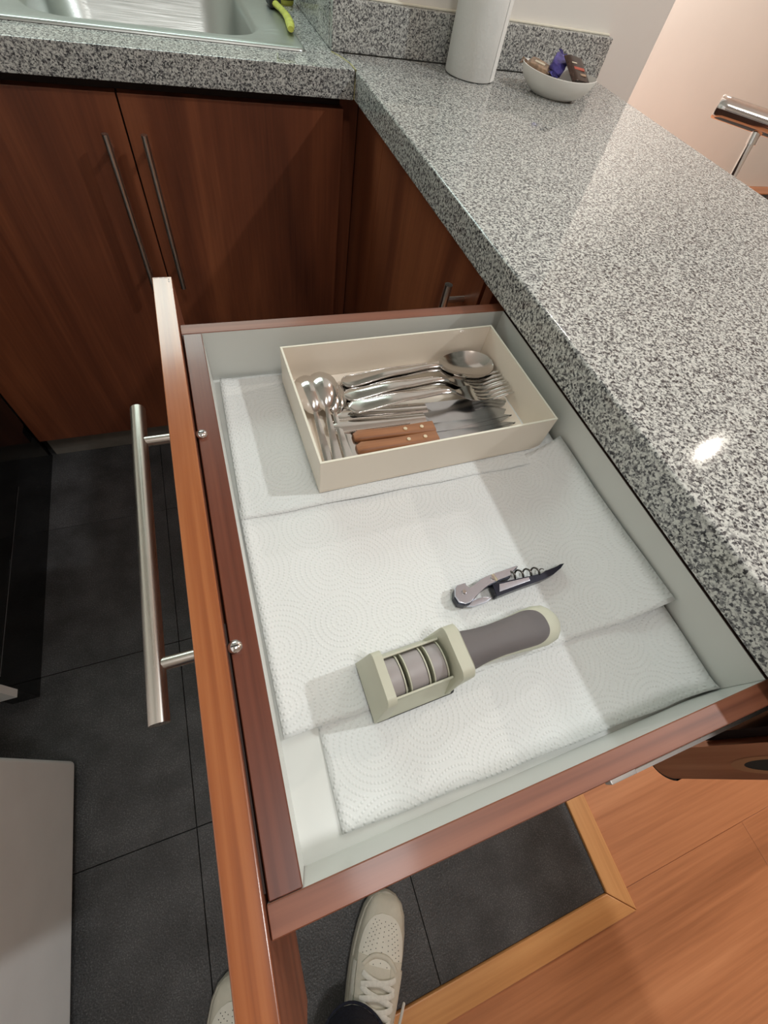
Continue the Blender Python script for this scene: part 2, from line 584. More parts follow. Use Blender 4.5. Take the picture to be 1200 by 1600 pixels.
# ------------------------------------------------------------------ worktops
H, T = 0.90, 0.04
pw = empty('peninsula_worktop', (0.3, -0.7, 0.86), 'long grey speckled granite peninsula counter above the open drawer', 'worktop')
bm = box(bmesh.new(), 0.0, 0.5809, -1.45, 0.0875, H - T, H, bev=0.003, seg=3)
obj('slab', bm, M['granite'], pw)
tag(boxo('seal', (0.0, 0.578, 0.1008, 0.1072, H + 0.0645, H + 0.0675), M['card_edge'], pw, 0.001), 'cream sealant line along the top of the upstand')
up = boxo('upstand', (-0.020, 0.5809, 0.0880, 0.1072, H + 0.0002, H + 0.0644), M['granite_saw'], pw, 0.0025)

sw = empty('sink_worktop', (-0.6, 0.3, 0.86), 'grey speckled granite counter strip around the steel sink', 'worktop')
bm = bmesh.new()
sx0, sx1, sy0, sy1 = -0.98, -0.080, 0.075, 0.52
box(bm, -1.4, -0.0006, 0.0, sy0, H - T, H, bev=0.0025, seg=2)
box(bm, sx1, -0.0006, sy0, 0.6195, H - T, H)
box(bm, -1.4, sx0, sy0, 0.6195, H - T, H)
box(bm, sx0, sx1, sy1, 0.6195, H - T, H)
obj('slab', bm, M['granite'], sw)
boxo('side_upstand', (-0.0205, -0.001, 0.1085, 0.6195, H + 0.0002, H + 0.064), M['granite'], sw, 0.002)
bm = bmesh.new()
tube(bm, [(-0.0205, 0.0865, H), (-0.010, 0.065, H), (-0.001, 0.03, H), (0.0, 0.0, H), (0.0, -0.0008, H - .015), (0.0, -0.0008, H - .038)], 0.0012, 8)
tag(obj('seam', bm, M['caulk'], sw), 'yellowed caulk seam at the counter corner')

# sink
sk = empty('kitchen_sink', (-0.5, 0.3, 0.75), 'brushed stainless steel sink set in the granite by the wall', 'sink')
bm = bmesh.new()
n = 8
o0 = rrect(-0.985, -0.071, 0.066, 0.53, 0.012, n)
o1 = rrect(-0.984, -0.072, 0.067, 0.529, 0.012, n)
o2 = rrect(-0.98, -0.076, 0.071, 0.525, 0.012, n)
i1 = rrect(-0.508, -0.132, 0.106, 0.47, 0.075, n)
i2 = rrect(-0.503, -0.138, 0.112, 0.465, 0.072, n)
i3 = rrect(-0.497, -0.145, 0.119, 0.458, 0.068, n)
i4 = rrect(-0.485, -0.157, 0.131, 0.446, 0.06, n)
i5 = rrect(-0.455, -0.187, 0.161, 0.416, 0.04, n)
rings = []
for ring, z in ((o0, H + 0.0005), (o1, H + 0.0035), (o2, H + 0.0045), (i1, H + 0.002), (i2, H - 0.001), (i3, H - 0.012), (i4, H - 0.125), (i5, H - 0.145)):
    rings.append([(p[0], p[1], z) for p in ring])
vr = loft(bm, rings, cap=False)
bm.faces.new(vr[-1])
obj('basin', bm, M['sink'], sk, angle=60)
bm = bmesh.new()
for k in range(6):
    box(bm, -0.96 + 0.06 * k, -0.93 + 0.06 * k, 0.14, 0.46, H + 0.0035, H + 0.0075, bev=0.0015)
obj('drainboard_rib', bm, M['sink'], sk)
bm = bmesh.new()
bmesh.ops.create_cone(bm, cap_ends=True, segments=24, radius1=0.04, radius2=0.035, depth=0.004, matrix=Matrix.Translation((-0.32, 0.29, H - 0.1425)))
obj('drain', bm, M['chrome'], sk)

# yellow brush handle on the sink edge, soap bottle behind it
br = empty('dish_brush', (-0.083, 0.22, H + .004), 'yellow-green washing-up brush lying along the right edge of the sink', 'brush')
bm = bmesh.new()
pts = [(-0.083 + .010 * math.sin(k * .35), 0.135 + 0.020 * k, H + 0.012) for k in range(9)]
tube(bm, pts, [.0055, .0075, .008, .0075, .007, .0065, .006, .0065, .007], 10, flat=.75)
obj('handle', bm, M['yellow'], br)
bm = box(bmesh.new(), -0.092, -0.068, 0.292, 0.335, H + .0055, H + .022, bev=.004)
obj('brush_head', bm, M['rubber'], br)
so = empty('soap_bottle', (-0.047, 0.372, H), 'yellow washing-up liquid bottle with black label behind the sink', 'bottle')
bm = bmesh.new()
prof = [(.018, 0), (.02, .004), (.02, .11), (.016, .13), (.008, .14)]
loft(bm, [[(-0.047 + r * 1.0 * math.cos(2 * PI * k / 20), 0.372 + r * .75 * math.sin(2 * PI * k / 20), H + z) for k in range(20)] for r, z in prof])
obj('body', bm, M['yellow'], so)
bm = bmesh.new()
loft(bm, [[(-0.047 + .0204 * math.cos(2 * PI * (k / 16 * .4 + .58)), 0.372 + .0156 * math.sin(2 * PI * (k / 16 * .4 + .58)), H + z) for k in range(16)] for z in (.008, .085)], cap=False, closed=False)
obj('label', bm, M['rubber'], so)
bm = bmesh.new()
tube(bm, [(-0.047, .372, H + .139), (-0.047, .372, H + .165)], .008, 14)
obj('cap', bm, M['rubber'], so)


# ------------------------------------------------------------------ bar handles
def bar_handle(parent, p0, p1, posts, face_axis, face_val, r=0.006, m=None, pm=None, name='handle'):
    bm = tube(bmesh.new(), [p0, Vector(p0).lerp(Vector(p1), .5), p1], r, 20)
    h = obj(name, bm, m, parent, angle=60)
    for q in posts:
        a = Vector(q)
        b = Vector(q)
        b[face_axis] = face_val
        d = (b - a).normalized()
        obj('post', tube(bmesh.new(), [a + d * (r * .6), b], r * 0.72, 14), pm, h, angle=60)
    return h


# ------------------------------------------------------------------ base cabinets
sc_ = empty('sink_cabinet', (-0.4, 0.3, 0.0), 'dark cherry sink base cabinet with two tall doors', 'cabinet')
boxo('carcass', (-0.84, -0.016, 0.036, 0.615, 0.095, 0.70), M['door_wood'], sc_, 0)
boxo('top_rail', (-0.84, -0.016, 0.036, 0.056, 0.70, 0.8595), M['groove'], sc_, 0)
boxo('filler_strip', (-0.0155, 0.0205, 0.0365, 0.052, 0.094, 0.8595), M['door_wood'], sc_, 0)
d1 = boxo('door', (-0.838, -0.3925, 0.016, 0.035, 0.094, 0.843), M['door_wood'], sc_, 0.001)
d2 = boxo('door', (-0.3900, -0.0135, 0.016, 0.035, 0.094, 0.843), M['door_wood'], sc_, 0.001)
bar_handle(d1, (-0.4225, -0.015, 0.800), (-0.4225, -0.015, 0.525), [(-0.4225, -.015, .770), (-0.4225, -.015, .560)], 1, 0.016, 0.0055, M['satin_z'], M['satin_x'])
bar_handle(d2, (-0.3640, -0.015, 0.801), (-0.3640, -0.015, 0.535), [(-0.3640, -.015, .771), (-0.3640, -.015, .565)], 1, 0.016, 0.0055, M['satin_z'], M['satin_x'])
boxo('plinth', (-0.838, 0.02, 0.0475, 0.060, 0.0005, 0.0935), M['plinth'], sc_, 0.001)

pc = empty('peninsula_cabinet', (0.3, -0.25, 0.0), 'dark cherry corner base cabinet under the granite peninsula', 'cabinet')
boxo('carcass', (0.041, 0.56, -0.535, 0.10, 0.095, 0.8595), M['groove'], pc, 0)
boxo('filler_panel', (0.021, 0.040, -0.1160, 0.034, 0.094, 0.8595), M['door_wood'], pc, 0.001)
d3 = boxo('door', (0.020, 0.039, -0.532, -0.1185, 0.094, 0.852), M['door_wood'], pc, 0.001)
bar_handle(d3, (-0.010, -0.500, 0.822), (-0.010, -0.500, 0.55), [(-0.010, -.500, .800), (-0.010, -.500, .575)], 0, 0.020, 0.0055, M['satin_z'], M['satin_x'])
boxo('plinth', (0.055, 0.068, -0.535, 0.045, 0.0005, 0.0935), M['plinth'], pc, 0.001)
boxo('gable', (0.022, 0.56, -0.5555, -0.5365, 0.0005, 0.8595), M['door_wood'], pc, 0.001)

# hung drawer housing under the counter end
dh = empty('drawer_housing', (0.3, -1.09, 0.67), 'cherry wood side panel hanging beneath the counter beside the drawer', 'cabinet panel')
def end_outline(g):
    """front outline of the hanging panel (y, z) with its lower near corner rounded, grown by g"""
    pts = [(-1.0775 + g, 0.8595), (-1.0775 + g, 0.672 - g)]
    for k in range(9):
        a = -PI / 2 - PI / 2 * k / 8
        pts.append((-1.0885 + (0.015 + g) * math.cos(a), 0.690 + (0.022 + g) * math.sin(a)))
    pts.append((-1.1035 - g, 0.8595))
    return pts


bm = bmesh.new()
loft(bm, [[(x, y, z) for y, z in end_outline(0)] for x in (0.020, 0.56)])
obj('side_panel', bm, M['stool_wood'], dh, angle=30)
bm = bmesh.new()
oa, ob = end_outline(0.0)[1:-1], end_outline(0.0022)[1:-1]
ra = [bm.verts.new((0.0205, p[0], p[1])) for p in oa]
rb = [bm.verts.new((0.0205, p[0], p[1])) for p in ob]
rc = [bm.verts.new((0.56, p[0], p[1])) for p in ob]
for k in range(len(oa) - 1):
    bm.faces.new((ra[k], ra[k + 1], rb[k + 1], rb[k]))
    bm.faces.new((rb[k], rb[k + 1], rc[k + 1], rc[k]))
tag(obj('edge_band', bm, M['black_satin'], dh, angle=30), 'dark edge band around the panel foot')
bm = bmesh.new()
ov = [(0.0195, -1.0930 + 0.0062 * math.cos(2 * PI * k / 28), 0.800 + 0.036 * math.sin(2 * PI * k / 28)) for k in range(28)]
ov2 = [(0.0195, -1.0930 + 0.0040 * math.cos(2 * PI * k / 28), 0.803 + 0.026 * math.sin(2 * PI * k / 28)) for k in range(28)]
loft(bm, [ov, ov2], cap=False)
tag(obj('oval_rim', bm, M['ring'], dh), 'pale wooden ring around the dark oval')
bm = bmesh.new()
loft(bm, [ov2, [(0.0199, p[1], p[2]) for p in ov2]], cap=False)
bm.faces.new([bm.verts.new((0.0198, p[1], p[2])) for p in ov2])
tag(obj('oval_recess', bm, M['hole'], dh), 'dark oval recess in the panel edge')
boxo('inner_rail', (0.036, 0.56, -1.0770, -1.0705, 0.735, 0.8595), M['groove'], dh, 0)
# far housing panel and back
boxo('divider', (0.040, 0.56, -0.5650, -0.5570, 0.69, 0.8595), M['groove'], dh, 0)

# ------------------------------------------------------------------ the open drawer
ZD, ZF = 0.8493, 0.790
dr = empty('drawer', (-0.15, -0.82, 0.72), 'pulled-out cherry drawer with white interior holding a cutlery box', 'drawer')
YN, YF, XI, TW = -1.0348, -0.5990, -0.3285, 0.0142
XB = 0.012


def wood_white(name, dims, m, white_side):
    """board of wood with a white laminated inner face"""
    bm = box(bmesh.new(), *dims, bev=0.0006, seg=1)
    ax, sg = white_side
    for f in bm.faces:
        f.normal_update()
        if f.normal[ax] * sg > 0.9:
            f.material_index = 1
    return obj(name, bm, [m, M['white']], dr)


fp = bmesh.new()
box(fp, -0.3661, -0.3472, -1.122, -0.5116, 0.692, 0.8542, bev=0.0012, seg=2)
for f in fp.faces:
    f.normal_update()
    f.material_index = 0 if f.normal.z > .5 else 1
fpo = obj('front_panel', fp, [M['edge_y'], M['panel_face']], dr)
wood_white('side_board', (-0.3468, 0.50, YN - TW, YN, 0.760, ZD), M['edge_x'], (1, 1))
wood_white('side_board', (-0.3468, 0.50, YF, YF + TW, 0.760, ZD), M['edge_x'], (1, -1))
wood_white('front_board', (-0.3455, XI, YN + 0.0002, YF - 0.0002, 0.760, ZD - 0.0003), M['inner_y'], (0, 1))
boxo('back_board', (XB, XB + 0.014, YN + 0.0002, YF - 0.0002, 0.760, ZD - 0.0008), M['white'], dr, 0)
boxo('shade_strip', (XB + .0003, XB + 0.014, YN + 0.0002, YF - 0.0002, ZD - 0.0007, ZD - 0.0002), M['groove'], dr, 0)  # dark strip standing in for the shade line under the counter edge
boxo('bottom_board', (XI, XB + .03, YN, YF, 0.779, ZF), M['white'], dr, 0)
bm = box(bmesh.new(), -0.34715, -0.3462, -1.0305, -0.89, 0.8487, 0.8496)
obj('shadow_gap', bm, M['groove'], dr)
for yy in (-0.7275, -0.9065):
    xx = -0.3425
    bm = bmesh.new()
    prof = [(.0046, 0), (.0046, .0008), (.0038, .0020), (.0020, .0028), (.0004, .0030)]
    loft(bm, [[(xx + r * math.cos(2 * PI * k / 18), yy + r * math.sin(2 * PI * k / 18), ZD + z) for k in range(18)] for r, z in prof])
    s = obj('screw', bm, M['chrome'], dr)
    bm = box(bmesh.new(), xx - .0022, xx + .0022, yy - .0004, yy + .0004, ZD + .0026, ZD + .0032)
    obj('screw_slot', bm, M['rubber'], s)
bm = bmesh.new()
for (x0, y0, w, h) in ((-.3645, -.5135, .004, .0006), (-.3590, -.5132, .003, .0006), (-.3545, -.5135, .0035, .0006), (-.3508, -.5150, .0010, .003), (-.3508, -.5195, .0010, .002)):
    box(bm, x0, x0 + w, y0 - h, y0, .8541, .8543)
tag(obj('stamp', bm, M['insert'], fpo), 'tiny grey marks on the end of the panel edge')
bar_handle(dr, (-0.395, -0.665, 0.8246), (-0.395, -0.9335, 0.8246), [(-0.395, -.7045, .8246), (-0.395, -.8975, .8246)], 0, -0.3661, 0.0062, M['satin_y'], M['satin_x'])
for sgn, yy in ((-1, YN - TW), (1, YF + TW)):
    bm = bmesh.new()
    ya, yb = sorted((yy + sgn * .0005, yy + sgn * 0.0185))
    box(bm, -0.098, 0.30, ya, yb, 0.7685, 0.7705)
    box(bm, -0.098, 0.30, yb - .0025 if sgn > 0 else ya, yb if sgn > 0 else ya + .0025, 0.7685, 0.776)
    box(bm, -0.099, -0.074, yb - .0045 if sgn > 0 else ya, yb if sgn > 0 else ya + .0045, 0.7680, 0.777, bev=.0008)
    obj('runner', bm, M['zinc'], dr)


# ------------------------------------------------------------------ kitchen paper sheets lining the drawer
def sheet(label, x0, x1, y0, y1, z, seed, lift_right=0.0, curl=0.0, nx=60, ny=40, dx=0.0, lipn=0.0, cornerfold=0.0, skew=0.0):
    rnd = random.Random(seed)
    ph = [rnd.uniform(0, 6.28) for _ in range(8)]
    bm = bmesh.new()
    g = []
    for j in range(ny + 1):
        row = []
        v = j / ny
        for i in range(nx + 1):
            u = i / nx
            x = x0 + (x1 - x0) * u + dx * (v - .5)
            y = y0 + (y1 - y0) * v - skew * u * (1 - v)
            y += 0.0005 * math.sin(9 * u * 3 + ph[0]) * (1 if v < .5 else -1) * abs(2 * v - 1) ** 6
            w = 0.00035 * (math.sin(31 * x + ph[1] + 17 * y) + math.sin(47 * y + ph[2] - 23 * x) + .7 * math.sin(70 * x + ph[3]) * math.sin(60 * y + ph[4]))
            zz = z + 0.0012 + w
            if lift_right:
                t = max(0.0, (x - (0.0095 - lift_right)) / lift_right)
                if t > 0:
                    zz += 0.5 * lift_right * t * t * 1.2
                    x = min(x, 0.0095)
            if curl and u < .06:
                zz += curl * (1 - u / .06) ** 2
            if lipn:
                t = max(0, (YN + .012 - y) / .012)
                zz += lipn * t * t * (0.2 + 0.8 * u)
            if cornerfold:
                t = max(0, (u - .82) / .18) * max(0, (.35 - v) / .35)
                zz += cornerfold * t
            row.append(bm.verts.new((x, y, max(zz, z + .0004))))
        g.append(row)
    for j in range(ny):
        for i in range(nx):
            bm.faces.new((g[j][i], g[j][i + 1], g[j + 1][i + 1], g[j + 1][i]))
    o = obj('paper_towel', bm, M['paper'], angle=80, wn=False)
    md = o.modifiers.new('thickness', 'SOLIDIFY')
    md.thickness = 0.00035
    md.offset = 0
    tag(o, label, 'paper towel', 'kitchen paper sheets lining the drawer')
    return o


sheet('front white paper towel sheet lying under the others along the near side', -0.302, 0.0090, -1.0275, -0.925, ZF + .0002, 1, 0.03, lipn=.003, skew=.0062)
sheet('middle white paper towel sheet beneath the sharpener and corkscrew', -0.3265, 0.0090, -0.9625, -0.770, ZF + .0017, 2, 0.045, .001, dx=-.001, cornerfold=.004)
sheet('rear white paper towel sheet beneath the beige cutlery box', -0.3235, 0.0085, -0.783, -0.6035, ZF + .0032, 3, 0.03, .0015, dx=.004)

# ------------------------------------------------------------------ cutlery box
BZ = ZF + 0.0058
tb = empty('cutlery_box', (-0.1305, -0.6915, BZ), 'shallow beige open box full of cutlery at the drawer back', 'box', rot=(0, 0, math.radians(1.4)))
bw, bd, bh, tk = 0.2500, 0.1525, 0.0445, 0.0020
boxo_l = lambda name, dims, m, bev=.0005: obj(name, box(bmesh.new(), *dims, bev=bev, seg=1), m, tb, local=True)
boxo_l('base', (-bw / 2, bw / 2, -bd / 2, bd / 2, 0.0, 0.002), M['card'])
for nm, dm in (('wall', (-bw / 2, bw / 2, -bd / 2, -bd / 2 + tk, .002, bh)), ('wall', (-bw / 2, bw / 2, bd / 2 - tk, bd / 2, .002, bh)),
               ('wall', (-bw / 2, -bw / 2 + tk, -bd / 2 + tk, bd / 2 - tk, .002, bh)), ('wall', (bw / 2 - tk, bw / 2, -bd / 2 + tk, bd / 2 - tk, .002, bh))):
    w_ = boxo_l(nm, dm, M['card'])
    x0, x1, y0, y1, z0, z1 = dm
    obj('rim', box(bmesh.new(), x0, x1, y0, y1, z1, z1 + .0006), M['card_edge'], w_, local=True)
CF = BZ + 0.0022   # inside floor of the box


# ------------------------------------------------------------------ cutlery
def strip(bm, st, nc=9, mi=0):
    """closed flat body: list of (x, z, halfwidth, dish, thickness, yshift); dish > 0 sinks the middle"""
    rings = []
    for (x, z, w, d, t, ys) in st:
        top, bot = [], []
        for k in range(nc):
            s = -1 + 2 * k / (nc - 1)
            zz = z - d * (1 - s * s)
            top.append((x, ys + s * w, zz + t * .5 * (1 - .55 * s * s)))
            bot.append((x, ys + s * w * .985, zz - t * .5 * (1 - .55 * s * s)))
        rings.append(top + bot[::-1])
    loft(bm, rings)
    return bm


def lerp_tab(tab, x):
    for a, b in zip(tab, tab[1:]):
        if x <= b[0]:
            f = (x - a[0]) / (b[0] - a[0]) if b[0] > a[0] else 0
            f = max(0, min(1, f))
            f2 = f * f * (3 - 2 * f)
            return a[1] + (b[1] - a[1]) * f2
    return tab[-1][1]


def handle_stations(L, hl, arch, w_end, w_neck, n=26):
    """handle from its rounded end at x=0 to the neck at x=hl"""
    st = []
    for k in range(n + 1):
        f = (k / n)
        x = hl * (f ** 1.6 if f < .5 else (0.5 ** 1.6) + (f - .5) / .5 * (1 - 0.5 ** 1.6))
        endr = w_end
        wbody = w_end * 0.93 + (w_neck - w_end * .93) * min(1, (x / hl)) ** 0.85
        if x < endr:
            w = math.sqrt(max(0, endr ** 2 - (endr - x) ** 2)) * (wbody / w_end)
            w = max(w, .0012)
        else:
            w = wbody
        z = lerp_tab(arch, x / L)
        st.append((x, z, w, -0.0004, 0.0019 + 0.0012 * (x / hl) ** 2, 0))
    return st


def beads(bm, st, scale=1.0):
    """beaded border raised along the outline of the handle"""
    left = [(s[0], -s[2] * .90, s[1] + s[4] * .35) for s in st if s[0] < st[-1][0] * .85]
    right = [(s[0], s[2] * .90, s[1] + s[4] * .35) for s in st if s[0] < st[-1][0] * .85]
    path = [Vector(p) for p in (left[::-1] + right)]
    dist = 0
    pts = [path[0]]
    for a, b in zip(path, path[1:]):
        d = (b - a).length
        m_ = max(1, int(d / 0.0011))
        for q in range(1, m_ + 1):
            pts.append(a.lerp(b, q / m_))
    r = [0.00078 if i % 2 else 0.00050 for i in range(len(pts))]
    tube(bm, pts, r, 5)


def make_spoon(name, label, group, L=0.186, bl=0.067, bwid=0.0232, hw=0.0114, neck=0.0030, arch=None, dish=0.0085, rot=None):
    t = empty(name, (0, 0, 0), label, 'spoon', group)
    hl = L - bl
    arch = arch or [(0, .001), (.35, .010), (.58, .013), (.70, .009), (1, .005)]
    st = handle_stations(L, hl, arch, hw, neck)
    bm = strip(bmesh.new(), st)
    b2 = bmesh.new()
    beads(b2, st)
    nb = 18
    sb = []
    for k in range(nb + 1):
        f = k / nb
        ff = 0.5 - 0.5 * math.cos(PI * f)
        x = hl - .003 + (bl + .003) * ff
        e = max(0, 1 - (2 * ff - 1) ** 2)
        w = bwid * (e ** .5) * (1 - .16 * (2 * ff - 1) * -1)
        w = max(w, neck * .95 if ff < .5 else .001)
        z = lerp_tab(arch, hl / L) * (1 - ff) ** 2 * .9 + .0095 * (ff ** 1.0) + .0022
        d = dish * (e ** .8)
        sb.append((x, z, w, d, .0016 + .001 * (1 - ff) ** 3, 0))
    bb = strip(bmesh.new(), sb, 13)
    obj('handle', bm, M['steel'], t, local=True, angle=60)
    obj('beaded_edge', b2, M['steel'], t, local=True, angle=80)
    obj('bowl', bb, M['steel'], t, local=True, angle=60)
    return t


def make_fork(name, label, group, L=0.192):
    t = empty(name, (0, 0, 0), label, 'fork', group)
    hl = L - 0.072
    arch = [(0, .001), (.35, .010), (.56, .013), (.70, .007), (.85, .003), (1, .010)]
    st = handle_stations(L, hl, arch, .0112, .0031)
    obj('handle', strip(bmesh.new(), st), M['steel'], t, local=True, angle=60)
    b2 = bmesh.new()
    beads(b2, st)
    obj('beaded_edge', b2, M['steel'], t, local=True, angle=80)
    sb = []
    for k in range(11):
        f = k / 10
        x = hl - .002 + .030 * f
        w = .0030 + (.0118 - .0030) * (0.5 - 0.5 * math.cos(PI * min(1, f * 1.25)))
        sb.append((x, lerp_tab(arch, x / L), w, .0012 * f, .0022, 0))
    hb = strip(bmesh.new(), sb)
    obj('shoulder', hb, M['steel'], t, local=True, angle=60)
    for q in range(4):
        yc = (-.0087 + .0058 * q)
        sb = []
        for k in range(11):
            f = k / 10
            x = hl + .0265 + (L - hl - .0265) * f
            w = .00195 * (1 - .25 * f) * (1 if f < .86 else max(.2, 1 - (f - .86) / .14 * .8))
            sb.append((x, lerp_tab(arch, x / L) - .0008 * (1 - abs(yc) / .0087), w, 0, .0021 - .0006 * f, yc * (1 - .06 * f)))
        obj('tine', strip(bmesh.new(), sb, 5), M['steel'], t, local=True, angle=60)
    return t


def make_table_knife(name, label, group, L=0.205):
    t = empty(name, (0, 0, 0), label, 'knife', group)
    hl = .104
    st = []
    for k in range(22):
        f = k / 21
        x = hl * f
        w = .0094 - .0022 * f
        if x < .009:
            w *= math.sqrt(max(.03, 1 - (1 - x / .009) ** 2))
        st.append((x, .004, w, -.0004, .0062 - .002 * f, 0))
    obj('handle', strip(bmesh.new(), st), M['steel'], t, local=True, angle=60)
    b2 = bmesh.new()
    beads(b2, st)
    obj('beaded_edge', b2, M['steel'], t, local=True, angle=80)
    up_, lo = [], []
    for k in range(25):
        f = k / 24
        x = hl - .001 + (L - hl) * f
        lo.append((x, -.0105 * (1 if f > .12 else .68 + .32 * f / .12) * (1 if f < .86 else math.sqrt(max(0.0, 1 - ((f - .86) / .14) ** 2)) * .9 + .05)))
        up_.append((x, .0075 * (1 if f < .6 else 1) - (0 if f < .7 else .010 * ((f - .7) / .3) ** 2)))
    poly = lo + up_[::-1]
    bm = prism(bmesh.new(), poly, .0032, .0048, bev=.0004)
    obj('blade', bm, M['blade'], t, smooth=True, local=True, angle=25)
    return t


def make_steak_knife(name, label, group, L=0.187):
    t = empty(name, (0, 0, 0), label, 'knife', group)
    hl = .088
    rings = []
    for k in range(16):
        f = k / 15
        x = hl * f
        hw_ = .0071 - .0010 * math.sin(PI * min(1, f * 1.1)) + .0006 * f
        hh = .0046
        if f < .06:
            hw_ *= .62 + .38 * f / .06
            hh *= .7 + .3 * f / .06
        ring = rrect(-hw_, hw_, 0.0 + .0048 - hh, .0048 + hh, .0028, 3)
        rings.append([(x, p[0] + .0015 * (1 - f) ** 2, p[1]) for p in ring])
    hb = bmesh.new()
    loft(hb, rings)
    h = obj('handle', hb, M['oak'], t, local=True, angle=50)
    for x in (.055, .0735):
        b = bmesh.new()
        bmesh.ops.create_cone(b, cap_ends=True, segments=16, radius1=.0022, radius2=.0020, depth=.0012, matrix=Matrix.Translation((x, 0, .0098)))
        obj('rivet', b, M['rivet'], h, local=True)
    lo, up_ = [], []
    for k in range(61):
        f = k / 60
        x = hl - .002 + (L - hl + .002) * f
        tooth = .0005 * (1 if k % 2 else -1) if .15 < f < .85 else 0
        up_.append((x, .0062 + tooth - (0 if f < .8 else .004 * ((f - .8) / .2) ** 2)))
        lo.append((x, -.0062 - .0015 * f + (0 if f < .62 else .0115 * ((f - .62) / .38) ** 2)))
    bm = prism(bmesh.new(), lo + up_[::-1], .0042, .0055, bev=.0003)
    obj('blade', bm, M['blade'], t, local=True, angle=25)
    return t


def lay(t, a, b, za, zb, roll=0.0):
    """lay a piece whose own x axis runs from point a to point b"""
    d = Vector((b[0] - a[0], b[1] - a[1], zb - za))
    rz = math.atan2(d.y, d.x)
    ry = -math.atan2(d.z, math.hypot(d.x, d.y))
    t.location = (a[0], a[1], za)
    t.rotation_euler = Euler((roll, ry, rz), 'XYZ')


g_sp, g_fk, g_kn, g_st, g_ts = 'tablespoons stacked in the box', 'forks stacked in the box', 'table knives in the box', 'wooden handled steak knives in the box', 'teaspoons at the left of the box'
s1 = make_spoon('tablespoon', 'uppermost large steel tablespoon facing up at the box back wall', g_sp)
s2 = copy_tree(s1)
s2['label'] = 'large steel tablespoon nested directly beneath the uppermost tablespoon'
lay(s2, (-.198, -.6435), (-.012, -.6455), CF + .0040, CF + .0006)
lay(s1, (-.197, -.6425), (-.011, -.6425), CF + .0080, CF + .0046)
f1 = make_fork('dinner_fork', 'upper steel fork with its four tines showing beside the spoon bowls', g_fk)
f2 = copy_tree(f1)
f2['label'] = 'steel fork nested beneath the fork with showing tines'
f3 = copy_tree(f1)
f3['label'] = 'front steel fork lying partly over the table knives'
lay(f2, (-.2035, -.6625), (-.0115, -.6690), CF + .0045, CF + .0010)
lay(f1, (-.2000, -.6625), (-.0085, -.6685), CF + .0080, CF + .0060)
lay(f3, (-.2010, -.6845), (-.0105, -.6895), CF + .0125, CF + .0075)
k1 = make_table_knife('table_knife', 'steel table knife lying under the front fork handle', g_kn)
k2 = copy_tree(k1)
k2['label'] = 'steel table knife lying right behind the wooden handled knives'
lay(k1, (-.2180, -.6880), (-.015, -.6960), CF + .0008, CF + .0005)
lay(k2, (-.2250, -.7010), (-.021, -.7085), CF + .0012, CF + .0008)
w1 = make_steak_knife('steak_knife', 'steak knife with reddish wooden handle, farther from the box front', g_st)
w2 = copy_tree(w1)
w2['label'] = 'steak knife with lighter wooden handle, nearest the box front wall'
lay(w1, (-.2055, -.7195), (-.019, -.7230), CF + .0010, CF + .0005)
lay(w2, (-.2065, -.7345), (-.020, -.7340), CF + .0006, CF + .0003)
t1 = make_spoon('teaspoon', 'left teaspoon lying bowl down against the box left wall', g_ts, L=.126, bl=.047, bwid=.0158, hw=.0060, neck=.0021,
                arch=[(0, .000), (.35, .005), (.58, .007), (.70, .006), (1, .004)], dish=.0075)
t2 = copy_tree(t1)
t2['label'] = 'teaspoon lying bowl down, right of the leftmost teaspoon'
t3 = copy_tree(t1)
t3['label'] = 'teaspoon whose bowl lies beneath the neighbouring teaspoon bowl'
t4 = copy_tree(t1)
t4['label'] = 'rightmost teaspoon, nearest to the wooden knife handles'
lay(t1, (-.2375, -.7620), (-.2365, -.6480), CF + .006, CF + .028, PI)
lay(t2, (-.2310, -.7610), (-.2205, -.6370), CF + .010, CF + .032, PI)
lay(t3, (-.2170, -.7620), (-.2165, -.6440), CF + .006, CF + .021, PI)
lay(t4, (-.2090, -.7605), (-.2110, -.6500), CF + .005, CF + .016, PI)

# ------------------------------------------------------------------ knife sharpener
SZ = ZF + 0.0040
ks = empty('knife_sharpener', (-0.2640, -0.9505, SZ), 'beige handheld knife sharpener with mauve-grey grip and three inserts', 'knife sharpener', rot=(0, 0, math.radians(2.0)))


def L_(name, bm, m, parent=ks, angle=40):
    return obj(name, bm, m, parent, local=True, angle=angle)


L_('rubber_base', prism(bmesh.new(), rrect(0, .066, -.0225, .0215, .003, 3), 0, .0016), M['rubber'])
bm = bmesh.new()


def yz_ring(x, hw0, hw1, z0, z1, r=.003, xs=0.0, n=4):
    """section across the sharpener: hw0 at the foot, hw1 at the top; the top leans by xs"""
    pts = []
    for cy, cz, a0 in ((hw1 - r, z1 - r, 0), (-hw1 + r, z1 - r, 90)):
        for k in range(n + 1):
            a = math.radians(a0 + 90 * k / n)
            pts.append((cy + r * math.cos(a), cz + r * math.sin(a)))
    pts += [(-hw0, z0), (hw0, z0)]
    return [(x + xs * (p[1] - z0) / (z1 - z0), p[0], p[1]) for p in pts]


